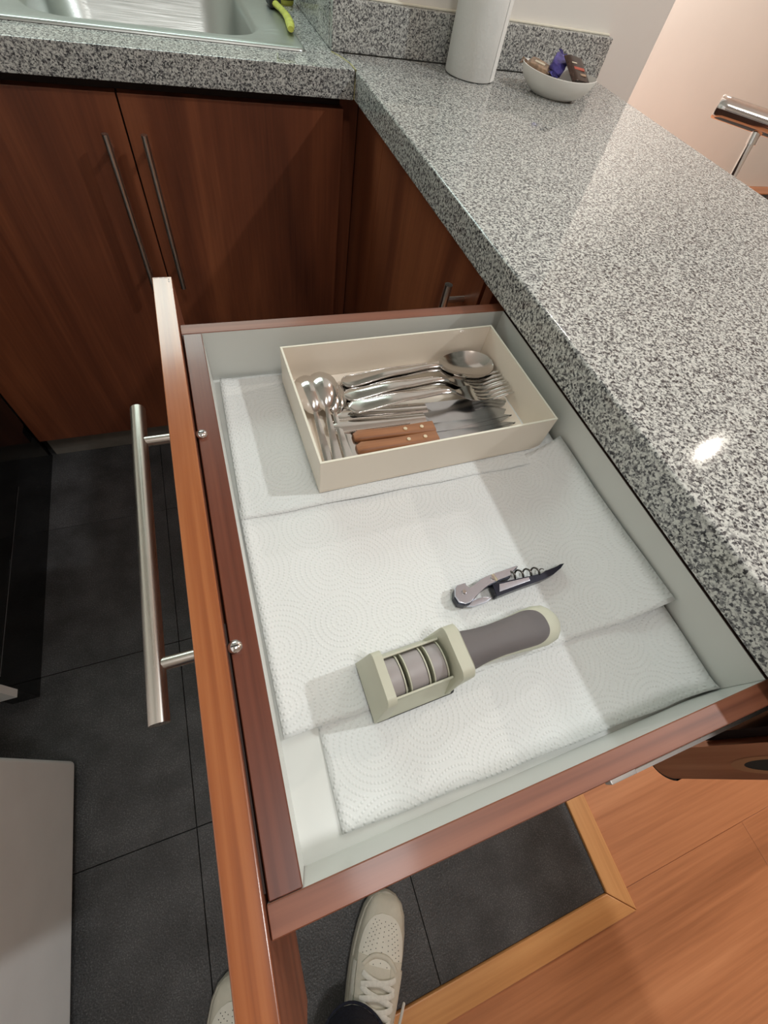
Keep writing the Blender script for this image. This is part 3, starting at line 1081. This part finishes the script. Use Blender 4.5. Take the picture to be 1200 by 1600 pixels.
loft(bm, [yz_ring(0.0, .0220, .0175, .0016, .0440, .005, .0045), yz_ring(.0012, .0222, .0185, .0016, .0470, .006, .0045), yz_ring(.0105, .0222, .0185, .0016, .0470, .006, .0015), yz_ring(.0115, .0220, .0175, .0016, .0440, .005, .0012)])
L_('end_bulkhead', bm, M['beige_plastic'])
bm = bmesh.new()
loft(bm, [yz_ring(.010, .0220, .0150, .0016, .0255, .002), yz_ring(.062, .0220, .0150, .0016, .0255, .002)])
L_('lower_body', bm, M['beige_plastic'])
bm = bmesh.new()
loft(bm, [yz_ring(.0565, .0215, .0170, .0050, .0430, .005, .003), yz_ring(.0580, .0222, .0195, .0040, .0470, .007, .003), yz_ring(.0680, .0195, .0195, .0070, .0470, .007, .002), yz_ring(.0700, .0165, .0175, .0090, .0440, .006, .002)])
L_('handle_bulkhead', bm, M['beige_plastic'])
# side walls of the slotted module
for s in (-1, 1):
    bm = bmesh.new()
    box(bm, .0112, .058, s * .0140 - .0008, s * .0140 + .0008, .024, .0345, bev=.0005)
    L_('module_rail', bm, M['beige_plastic'])
for (xa, xb) in ((.0128, .0225), (.0275, .0405), (.0455, .0550)):
    bm = bmesh.new()
    rings = []
    for x, gr in ((xa, .0), (xa + .0006, .0005), (xb - .0006, .0005), (xb, 0)):
        ring = []
        for k in range(13):
            a = math.radians(200 - 220 * k / 12)
            ring.append((x, (.0128 + gr) * math.cos(a), .0285 + (.0095 + gr) * math.sin(a)))
        rings.append(ring)
    loft(bm, rings)
    L_('insert', bm, M['insert'], angle=50)
    for xx in (xa - .0010, xb + .0001):
        bm = bmesh.new()
        ring = lambda x: [(x, .0140 * math.cos(math.radians(200 - 220 * k / 12)), .0285 + .0107 * math.sin(math.radians(200 - 220 * k / 12))) for k in range(13)]
        loft(bm, [ring(xx), ring(xx + .0009)])
        L_('insert_fin', bm, M['beige_plastic'], angle=50)
for xx in (.0250, .0430):
    bm = box(bmesh.new(), xx - .0006, xx + .0006, -.0095, .0095, .022, .0305, bev=.0003)
    L_('grinding_disc', bm, M['worm'])
# handle body and grip
HS = [(.0660, .0165, .0250, .0150), (.0740, .0150, .0245, .0140), (.0880, .0132, .0225, .0128), (.1050, .0130, .0200, .0115), (.1220, .0143, .0178, .0106), (.1380, .0160, .0162, .0100), (.1500, .0165, .0150, .0094), (.1600, .0148, .0138, .0084), (.1655, .0110, .0128, .0066), (.1690, .0060, .0122, .0044), (.1700, .0015, .0120, .0020)]


def h_at(x):
    for a, b in zip(HS, HS[1:]):
        if x <= b[0]:
            f = (x - a[0]) / (b[0] - a[0])
            return [a[k] + (b[k] - a[k]) * f for k in range(4)]
    return HS[-1]


bm = bmesh.new()
loft(bm, [[(x, w * math.copysign(abs(math.cos(2 * PI * k / 28)) ** .85, math.cos(2 * PI * k / 28)), zc + hh * math.copysign(abs(math.sin(2 * PI * k / 28)) ** .85, math.sin(2 * PI * k / 28))) for k in range(28)] for x, w, zc, hh in HS])
L_('handle', bm, M['beige_plastic'], angle=70)
bm = bmesh.new()
rings = []
for q in range(25):
    f = math.sin(q / 24 * PI / 2)
    x = .0685 + (.1535 - .0685) * f
    _, w, zc, hh = h_at(x)
    amax = 72 - 20 * f
    if f > .78:
        amax *= math.sqrt(max(0.0, 1 - ((f - .78) / .22) ** 2)) * .97 + .03
    ring = []
    for k in range(15):
        a = math.radians(90 - amax + 2 * amax * k / 14)
        ring.append((x, (w + .0007) * math.copysign(abs(math.cos(a)) ** .85, math.cos(a)), zc + (hh + .0007) * math.copysign(abs(math.sin(a)) ** .85, math.sin(a))))
    rings.append(ring)
loft(bm, rings, cap=False, closed=False)
bmesh.ops.solidify(bm, geom=bm.faces[:], thickness=.0009)
L_('soft_grip', bm, M['grip'], angle=70)

# ------------------------------------------------------------------ corkscrew
CZ = ZF + 0.0042
cs = empty('corkscrew', (-0.115, -0.900, CZ), 'open folding waiter corkscrew in chrome and blue-black, above the sharpener', 'corkscrew')
lever = [(-0.1673, -0.8954), (-0.1647, -0.8931), (-0.156, -0.8929), (-0.1571, -0.8962), (-0.1551, -0.8991), (-0.1501, -0.898), (-0.1428, -0.8936), (-0.1326, -0.8922), (-0.1033, -0.8903), (-0.1023, -0.8918), (-0.1109, -0.8942), (-0.1128, -0.8979), (-0.125, -0.8983), (-0.1285, -0.899), (-0.1365, -0.9001), (-0.1436, -0.9018), (-0.152, -0.9064), (-0.1589, -0.9103), (-0.1639, -0.9104), (-0.1687, -0.9076), (-0.1699, -0.9015)]
obj('lever_core', prism(bmesh.new(), [(p[0] - .0004, p[1] - .0008) for p in lever], CZ + .0003, CZ + .0075, bev=0), M['navy'], cs, angle=30)
obj('lever', prism(bmesh.new(), lever, CZ + .0076, CZ + .0100, bev=.0007), M['lever'], cs, angle=30)
hand = [(-0.1328, -0.9003), (-0.1338, -0.9108), (-0.1328, -0.9116), (-0.1071, -0.9096), (-0.0843, -0.9086), (-0.0717, -0.9066), (-0.0613, -0.9029), (-0.0557, -0.8996), (-0.0602, -0.8993), (-0.0674, -0.9014), (-0.0706, -0.9009), (-0.0747, -0.902), (-0.0778, -0.9014), (-0.0836, -0.9035), (-0.0943, -0.9024), (-0.1071, -0.9015), (-0.1261, -0.9005)]
obj('handle', prism(bmesh.new(), hand, CZ + .0002, CZ + .0085, bev=.0005), M['navy'], cs, angle=30)
obj('handle_glint', prism(bmesh.new(), [(-0.1268, -0.9019), (-0.0966, -0.9030), (-0.0975, -0.9065), (-0.1300, -0.9085)], CZ + .0084, CZ + .0092, bev=.0003), M['lever'], cs, angle=30)  # light inset painting the reflection on the handle's top face
obj('second_lever', prism(bmesh.new(), [(-0.1621, -0.9107), (-0.1524, -0.9073), (-0.1423, -0.9077), (-0.1351, -0.91), (-0.1423, -0.9125), (-0.1548, -0.9130)], CZ + .0010, CZ + .0040, bev=.0006), M['lever'], cs, angle=30)
bm = bmesh.new()
pts = []
for k in range(73):
    f = k / 72
    a = 2 * PI * 4.2 * f
    r = .0034 * (1 - .75 * max(0, f - .85) / .15)
    c_ = Vector((-0.1125, -0.8965, CZ + .0075)).lerp(Vector((-0.0790, -0.9005, CZ + .0080)), f)
    pts.append(c_ + Vector((0.1 * r * math.cos(a), r * math.cos(a), r * math.sin(a))))
tube(bm, pts, [.00085 * (1 - .6 * max(0, k - 60) / 12) for k in range(73)], 7)
obj('worm', bm, M['worm'], cs, angle=80)
for (x, y_, z_) in ((-0.1307, -0.8952, .0100), (-0.1612, -0.9005, .0100)):
    bm = bmesh.new()
    bmesh.ops.create_cone(bm, cap_ends=True, segments=16, radius1=.0021, radius2=.0017, depth=.0014, matrix=Matrix.Translation((x, y_, CZ + z_ + .0007)))
    obj('pivot_pin', bm, M['steel'], cs)
bm = tube(bmesh.new(), [(-.1295, -.8925, CZ + .0104), (-.1280, -.8990, CZ + .0104)], .0012, 8)
obj('pivot_band', bm, M['rivet'], cs)

# ------------------------------------------------------------------ roll of paper and bowl of sweets on the counter
pr = empty('paper_towel_roll', (0.238, 0.030, H), 'upright white paper towel roll standing on the granite counter', 'paper roll')
bm = bmesh.new()
R0 = 0.0475
prof = [(.018, .0012), (R0 - .001, .0012), (R0, .0025), (R0, .222), (R0 - .001, .2235), (.018, .2235)]
loft(bm, [[(0.238 + r * math.cos(2 * PI * k / 64), 0.036 + r * math.sin(2 * PI * k / 64), H + z) for k in range(64)] for r, z in prof], cap=False)
obj('paper', bm, M['roll_paper'], pr, angle=50)
bm = bmesh.new()
loft(bm, [[(0.238 + r * math.cos(2 * PI * k / 32), 0.036 + r * math.sin(2 * PI * k / 32), H + z) for k in range(32)] for r, z in ((.0175, .001), (.0175, .224), (.0160, .224), (.0160, .001))], cap=False)
obj('cardboard_core', bm, M['choc_light'], pr)
bm = bmesh.new()
loft(bm, [[(0.238 + (R0 + .0006) * math.cos(a), 0.036 + (R0 + .0006) * math.sin(a), z) for a in [math.radians(-60 + 3 * k) for k in range(12)]] for z in (H + .0025, H + .2225)], cap=False, closed=False)
obj('loose_edge', bm, M['roll_paper'], pr)

BC = (0.386, -0.036)
BR = math.radians(-33)
bo = empty('sweet_bowl', (BC[0], BC[1], H), 'small oval white porcelain bowl of wrapped sweets by the upstand', 'bowl', rot=(0, 0, BR))
bm = bmesh.new()
prof = [(.50, .0), (.56, .0), (.60, .002), (.78, .010), (.91, .020), (.985, .032), (1.0, .0375), (.985, .0382), (.95, .033), (.87, .0225), (.74, .0135), (.52, .0080), (.05, .0070)]
loft(bm, [[(.072 * r * math.cos(2 * PI * k / 48), .048 * r * math.sin(2 * PI * k / 48), z * .86 + .004 * (r ** 3) * math.cos(2 * PI * k / 48) ** 2) for k in range(48)] for r, z in prof])
obj('shell', bm, M['porcelain'], bo, local=True, angle=50)


def sweet(name, label, m, lx, ly, lz, loc, rot, twist=True, print_=None):
    t = empty(name, loc, label, 'sweet', 'wrapped sweets in the white bowl', rot)
    bm = bmesh.new()
    rings = []
    for k in range(9):
        f = k / 8
        x = -lx / 2 + lx * f
        e = min(1, min(f, 1 - f) / .16) ** .5 * .94 + .06
        ring = rrect(-ly / 2 * (1 if not twist else .55 + .45 * e), ly / 2 * (1 if not twist else .55 + .45 * e), -lz / 2 * e, lz / 2 * e, min(ly, lz) * .12 * e + .0001, 3)
        rings.append([(x, p[0] + .0006 * math.sin(9 * k + 5 * p[1] * 400), p[1] + .0005 * math.sin(7 * k)) for p in ring])
    loft(bm, rings)
    obj('wrapper', bm, m, t, local=True, angle=30)
    if twist:
        for s in (-1, 1):
            bm = bmesh.new()
            rings = []
            for q in range(5):
                f = q / 4
                x = s * (lx / 2 - .001 + .013 * f)
                w = ly * (.18 + .42 * f)
                rings.append([(x, w * (j / 6 - .5) * 1.6, .0022 * f * math.sin(j * 2.2 + q)) for j in range(7)])
            loft(bm, rings, cap=False, closed=False)
            bmesh.ops.solidify(bm, geom=bm.faces[:], thickness=.0004)
            obj('twist_end', bm, m, t, local=True, angle=20)
    if print_:
        for (mm, x0, x1, y0, y1) in print_:
            bm = box(bmesh.new(), x0, x1, y0, y1, lz / 2 - .0002, lz / 2 + .0006)
            obj('print', bm, mm, t, local=True)
    return t


sweet('wrapped_sweet', 'purple twist-wrapped sweet in the middle of the white bowl', M['purple'], .042, .027, .014, (0.386, -0.026, H + .041), (.35, -.35, math.radians(48)))
sweet('wrapped_sweet', 'dark brown flat chocolate wrapper with a red stripe at bowl right', M['choc'], .062, .046, .009, (0.418, -0.045, H + .039), (.55, .12, math.radians(18)), False,
      [(M['red'], -.018, .016, -.003, .002), (M['goldtxt'], -.020, -.004, .008, .010), (M['choc_light'], -.004, .016, -.013, -.009)])
sweet('wrapped_sweet', 'brown and cream wrapped sweet at the bowl left end', M['choc_light'], .046, .024, .013, (0.351, -0.016, H + .032), (.2, .1, math.radians(-40)), True, [(M['goldtxt'], -.010, .010, -.003, .003)])
sweet('wrapped_sweet', 'small dark brown sweet below the purple one', M['choc'], .026, .018, .010, (0.373, -0.036, H + .023), (.1, .0, math.radians(-30)))

# ------------------------------------------------------------------ appliances across the aisle
ov_ = empty('oven', (-1.1, -0.3, 0.0), 'black glass oven unit across the dark kitchen aisle', 'oven')
boxo('carcass', (-1.42, -0.865, -0.655, -0.002, 0.17, 0.8595), M['black_satin'], ov_, 0)
boxo('glass_door', (-0.864, -0.832, -0.648, -0.002, 0.182, 0.8595), M['black_gloss'], ov_, 0.002)
boxo('plinth', (-0.900, -0.848, -0.655, 0.045, 0.0005, 0.165), M['black_gloss'], ov_, 0.001)
boxo('trim_strip', (-0.8335, -0.8315, -0.648, -0.20, 0.1785, 0.1815), M['chrome'], ov_, 0)
tag(boxo('side_gable', (-1.42, -0.8425, -0.672, -0.656, 0.098, 0.90), M['fridge'], ov_, 0.0005), 'pale side panel of the oven unit')
boxo('top', (-1.42, -0.835, -0.672, -0.002, 0.8605, 0.90), M['granite_saw'], ov_, 0.001)

fr = empty('refrigerator', (-1.07, -1.15, 0.0), 'pale grey refrigerator front at the left edge of the aisle', 'refrigerator')
boxo('body', (-1.42, -0.835, -1.43, -0.818, 0.02, 1.70), M['fridge'], fr, 0.004)
bm = box(bmesh.new(), -0.833, -0.7640, -1.432, -0.8120, 0.028, 1.25, bev=.010, seg=4)
obj('door', bm, M['fridge'], fr)
bm = box(bmesh.new(), -0.833, -0.7640, -1.432, -0.8120, 1.262, 1.70, bev=.010, seg=4)
obj('door', bm, M['fridge'], fr)
boxo('kickplate', (-0.86, -0.842, -1.42, -0.825, 0.0005, 0.019), M['black_satin'], fr, 0)

# ------------------------------------------------------------------ bar stool and seat beyond the counter
bs = empty('bar_stool', (0.93, -0.14, 0.0), 'chrome bar stool with a thick tubular back behind the counter', 'stool')
ax0, ax1 = Vector((0.868, 0.0, 0.9011)), Vector((1.115, -0.270, 0.9011))
dv = (ax1 - ax0).normalized()
bm = bmesh.new()
tube(bm, [ax0 + dv * .0005, ax0 + dv * .003, ax0 + dv * .02, ax1 - dv * .02, ax1 - dv * .003, ax1 - dv * .0005], [.0185, .0205, .0205, .0205, .0205, .0185], 32)
obj('back_tube', bm, M['chrome'], bs, angle=50)
bm = tube(bmesh.new(), [(0.940, -0.080, 0.890), (0.936, -0.100, 0.805), (0.930, -0.14, 0.60)], .0085, 18)
obj('back_post', bm, M['chrome'], bs, angle=60)
bm = tube(bmesh.new(), [(0.9405, -0.078, 0.893), (0.9385, -0.088, 0.862)], .0112, 18)
obj('collar', bm, M['chrome'], bs, angle=60)
bm = bmesh.new()
c0 = Vector((1.05, -0.02, 0))
loft(bm, [[(c0.x + r * math.cos(2 * PI * k / 32), c0.y + r * math.sin(2 * PI * k / 32), z) for k in range(32)] for r, z in ((.15, .585), (.175, .592), (.18, .61), (.165, .628), (.10, .634))])
obj('seat', bm, M['dark_cloth'], bs, angle=50)
obj('pedestal', tube(bmesh.new(), [(c0.x, c0.y, .02), (c0.x, c0.y, .585)], .028, 20), M['chrome'], bs)
bm = bmesh.new()
loft(bm, [[(c0.x + r * math.cos(2 * PI * k / 32), c0.y + r * math.sin(2 * PI * k / 32), z) for k in range(32)] for r, z in ((.2, .0), (.2, .006), (.06, .02), (.03, .03))])
obj('base', bm, M['chrome'], bs, angle=50)
bm = tube(bmesh.new(), [(0.930, -0.14, 0.605), (0.95, -0.12, .588), (1.05, -0.02, .583)], .0085, 14)
obj('back_bracket', bm, M['chrome'], bs)

ot = empty('bench', (2.6, 0.35, 0.0), 'dark upholstered low bench in the room beyond the counter', 'bench')
boxo('cushion', (2.22, 3.0, 0.10, 0.60, 0.36, 0.50), M['dark_cloth'], ot, 0.02)
for (x, y_) in ((2.26, .14), (2.96, .14), (2.26, .56), (2.96, .56)):
    boxo('leg', (x - .02, x + .02, y_ - .02, y_ + .02, 0.0, 0.36), M['rubber'], ot, 0.002)


# ------------------------------------------------------------------ the person holding the camera: shoes and jeans
pe = empty('person', (-0.40, -1.45, 0.0), 'standing person in off-white sneakers and dark jeans at the drawer', 'person')
SL = 0.292
# station: x from toe, outer half width left/right, top height
ST = [(0.000, .004, .022), (0.004, .018, .031), (0.014, .0310, .041), (0.030, .0395, .049), (0.055, .0450, .056), (0.085, .0478, .063), (0.115, .0475, .072), (0.145, .0450, .083), (0.175, .0410, .094), (0.205, .0385, .100), (0.24, .0365, .104), (0.27, .031, .105), (0.286, .021, .102), (0.292, .008, .095)]


def st_at(x):
    for a, b in zip(ST, ST[1:]):
        if x <= b[0]:
            f = (x - a[0]) / (b[0] - a[0])
            return [a[k] + (b[k] - a[k]) * f for k in range(3)]
    return list(ST[-1])


def upper_pt(x, s, lift=0.0):
    """point on the shoe upper, s -1..1 across"""
    _, w, zt = st_at(x)
    a = (1 - s) * PI / 2
    wi = w * .93
    zb = .026
    return Vector((x, wi * math.copysign(abs(math.cos(a)) ** .75, math.cos(a)) * (1 + lift / .04), zb + (zt - zb) * abs(math.sin(a)) ** .62 + lift))


def patch(bm, x0, x1, s0f, s1f, lift, nx=14, ns=14, thick=.0012):
    """leather overlay: an outer and an inner layer joined round the rim"""
    top, bot = [], []
    for i in range(nx + 1):
        x = x0 + (x1 - x0) * i / nx
        a, b = s0f(i / nx), s1f(i / nx)
        top.append([bm.verts.new(upper_pt(x, a + (b - a) * j / ns, lift + thick)) for j in range(ns + 1)])
        bot.append([bm.verts.new(upper_pt(x, a + (b - a) * j / ns, lift - .0015)) for j in range(ns + 1)])
    for i in range(nx):
        for j in range(ns):
            bm.faces.new((top[i][j], top[i][j + 1], top[i + 1][j + 1], top[i + 1][j]))
            bm.faces.new((bot[i][j], bot[i + 1][j], bot[i + 1][j + 1], bot[i][j + 1]))
    for i in range(nx):
        bm.faces.new((top[i][0], top[i + 1][0], bot[i + 1][0], bot[i][0]))
        bm.faces.new((top[i][ns], bot[i][ns], bot[i + 1][ns], top[i + 1][ns]))
    for j in range(ns):
        bm.faces.new((top[0][j], bot[0][j], bot[0][j + 1], top[0][j + 1]))
        bm.faces.new((top[nx][j], top[nx][j + 1], bot[nx][j + 1], bot[nx][j]))
    return bm


def make_shoe():
    sh = bpy.data.objects.new('shoe', None)
    COL.objects.link(sh)
    sh.empty_display_size = .05
    bm = bmesh.new()
    n_ = 40
    outline = []
    for (x, w, _) in ST:
        outline.append((x, w))
    poly = [(x, w) for x, w in outline] + [(x, -w) for x, w in outline[::-1]]
    rings = []
    for sc, z in ((.96, .0005), (1.0, .004), (1.025, .014), (1.02, .024), (.985, .029), (.93, .030)):
        cx = .146
        rings.append([(cx + (p[0] - cx) * (1 + (sc - 1) * .4), p[1] * sc, z) for p in poly])
    loft(bm, rings)
    obj('sole', bm, M['shoe_sole'], sh, local=True, angle=50)
    bm = bmesh.new()
    rings = []
    for q in range(31):
        x = .0035 + (.2885 - .0035) * (q / 30)
        rings.append([upper_pt(x, -1 + 2 * k / 20) for k in range(21)])
    loft(bm, rings)
    obj('upper', bm, M['shoe_leather'], sh, local=True, angle=60)
    bm = bmesh.new()
    patch(bm, .030, .098, lambda f: -.62 * math.sqrt(max(0.02, 1 - (1 - min(1, f * 1.4)) ** 2)), lambda f: .62 * math.sqrt(max(0.02, 1 - (1 - min(1, f * 1.4)) ** 2)), .0012, 16, 14)
    obj('toe_vamp', bm, M['shoe_light'], sh, local=True, angle=60)
    bm = bmesh.new()
    for i in range(9):
        for j in range(9):
            x = .040 + .0066 * i + (.0033 if j % 2 else 0)
            s = (-.44 + .11 * j) * min(1, .55 + .07 * i)
            if x > .097:
                continue
            c = upper_pt(x, s, .0027)
            bmesh.ops.create_circle(bm, cap_ends=True, segments=8, radius=.0008, matrix=Matrix.Translation(c))
    o = obj('perforation', bm, M['hole'], sh, local=True)
    o['kind'] = 'stuff'
    for s in (-1, 1):
        bm = bmesh.new()
        patch(bm, .088, .185, lambda f, s=s: s * (.20 + .05 * f), lambda f, s=s: s * (.58 - .08 * f), .0020, 14, 6, .0018)
        obj('eyestay', bm, M['shoe_leather'], sh, local=True, angle=60)
        bm = bmesh.new()
        patch(bm, .100, .26, lambda f, s=s: s * .62, lambda f, s=s: s * (.82 + .1 * f), .0012, 14, 5, .0014)
        obj('side_panel', bm, M['shoe_light'], sh, local=True, angle=60)
    bm = bmesh.new()
    patch(bm, .098, .205, lambda f: -.22, lambda f: .22, .0010 + .0, 12, 8, .002)
    obj('tongue', bm, M['shoe_leather'], sh, local=True, angle=60)
    # rounded throat ring in front of the laces
    bm = bmesh.new()
    tube(bm, [upper_pt(.100 - .016 * math.sin(PI * k / 12), -.36 + .72 * k / 12, .0032) for k in range(13)], .0042, 8, flat=.6)
    obj('throat', bm, M['shoe_leather'], sh, local=True, angle=70)
    for q in range(5):
        x = .108 + .016 * q
        for s in (-1, 1):
            bm = bmesh.new()
            pts = [upper_pt(x + .014 * (k / 8), s * (.33 - .66 * k / 8), .0048 + .0045 * math.sin(PI * k / 8) + (.0012 if s > 0 else 0)) for k in range(9)]
            tube(bm, pts, .0042, 8, flat=.42)
            obj('lace', bm, M['lace'], sh, local=True, angle=70)
    for s, dx_ in ((-1, .0), (1, .006)):
        bm = bmesh.new()
        pts = [upper_pt(.165 + dx_ - .010 * k / 6, s * (.10 + .5 * k / 6), .010 + .006 * math.sin(PI * k / 6)) for k in range(7)]
        tube(bm, pts, .0034, 8, flat=.5)
        obj('lace', bm, M['lace'], sh, local=True, angle=70)
    bm = bmesh.new()
    tube(bm, [upper_pt(.158, .60, .012), upper_pt(.150, .80, .011), upper_pt(.140, .98, .014)], .0026, 8)
    obj('lace_tip', bm, M['porcelain'], sh, local=True, angle=70)
    return sh


def put_shoe(sh, toe, heel):
    d = Vector(heel) - Vector(toe)
    sh.parent = pe
    sh.matrix_parent_inverse = pe.matrix_basis.inverted()
    sh.location = (toe[0], toe[1], 0.0012)
    sh.rotation_euler = (0, 0, math.atan2(d.y, d.x))


sh1 = make_shoe()
sh2 = copy_tree(sh1)
put_shoe(sh1, (-0.2150, -1.2310), (-0.3640, -1.4800))
put_shoe(sh2, (-0.5080, -1.2400), (-0.5600, -1.5300))
sh2.scale = (1, -1, 1)
# jeans: one continuous body
bm = bmesh.new()


def leg_rings(ankle, knee, hip, r0, r1, r2, rh):
    rings = []
    for k in range(13):
        f = k / 12
        c = Vector(ankle).lerp(Vector(knee), f / .52) if f < .52 else Vector(knee).lerp(Vector(hip), (f - .52) / .48)
        r = r0 + (r1 - r0) * f / .52 if f < .52 else r1 + (r2 - r1) * (f - .52) / .48
        wob = .003 * math.sin(k * 2.4)
        rings.append([(c.x + (r + wob) * math.cos(2 * PI * j / 28), c.y + (r * 1.1 + wob) * math.sin(2 * PI * j / 28), c.z + (.010 * math.sin(2 * PI * j / 28 * 2 + 1) if k == 0 else 0)) for j in range(28)])
    return rings


def cuffed(ankle, knee, hip):
    rings = leg_rings(ankle, knee, hip, .055, .070, .098, 0)
    inner = [(ankle[0] + (p[0] - ankle[0]) * .94, ankle[1] + (p[1] - ankle[1]) * .94, p[2] + .0) for p in rings[0]]
    deep = [(p[0], p[1], p[2] + .06) for p in inner]
    loft(bm, [deep, inner] + rings, cap=True)


cuffed((-0.337, -1.392, 0.098), (-0.365, -1.455, 0.47), (-0.38, -1.52, 0.86))
cuffed((-0.552, -1.475, 0.085), (-0.55, -1.48, 0.47), (-0.53, -1.52, 0.86))
hip = []
for z, rx, ry in ((.80, .175, .112), (.86, .182, .120), (.95, .178, .118), (1.02, .165, .110)):
    hip.append([(-0.455 + rx * math.cos(2 * PI * j / 36), -1.525 + ry * math.sin(2 * PI * j / 36), z) for j in range(36)])
loft(bm, hip)
obj('jeans', bm, M['denim'], pe, angle=70)
bm = bmesh.new()
tube(bm, [(-0.337 + .057 * math.cos(a), -1.392 + .0625 * math.sin(a), .096 + .0105 * math.sin(2 * a + 1)) for a in [2 * PI * k / 40 for k in range(41)]], .0022, 6, cap=False)
obj('hem', bm, M['denim'], pe)
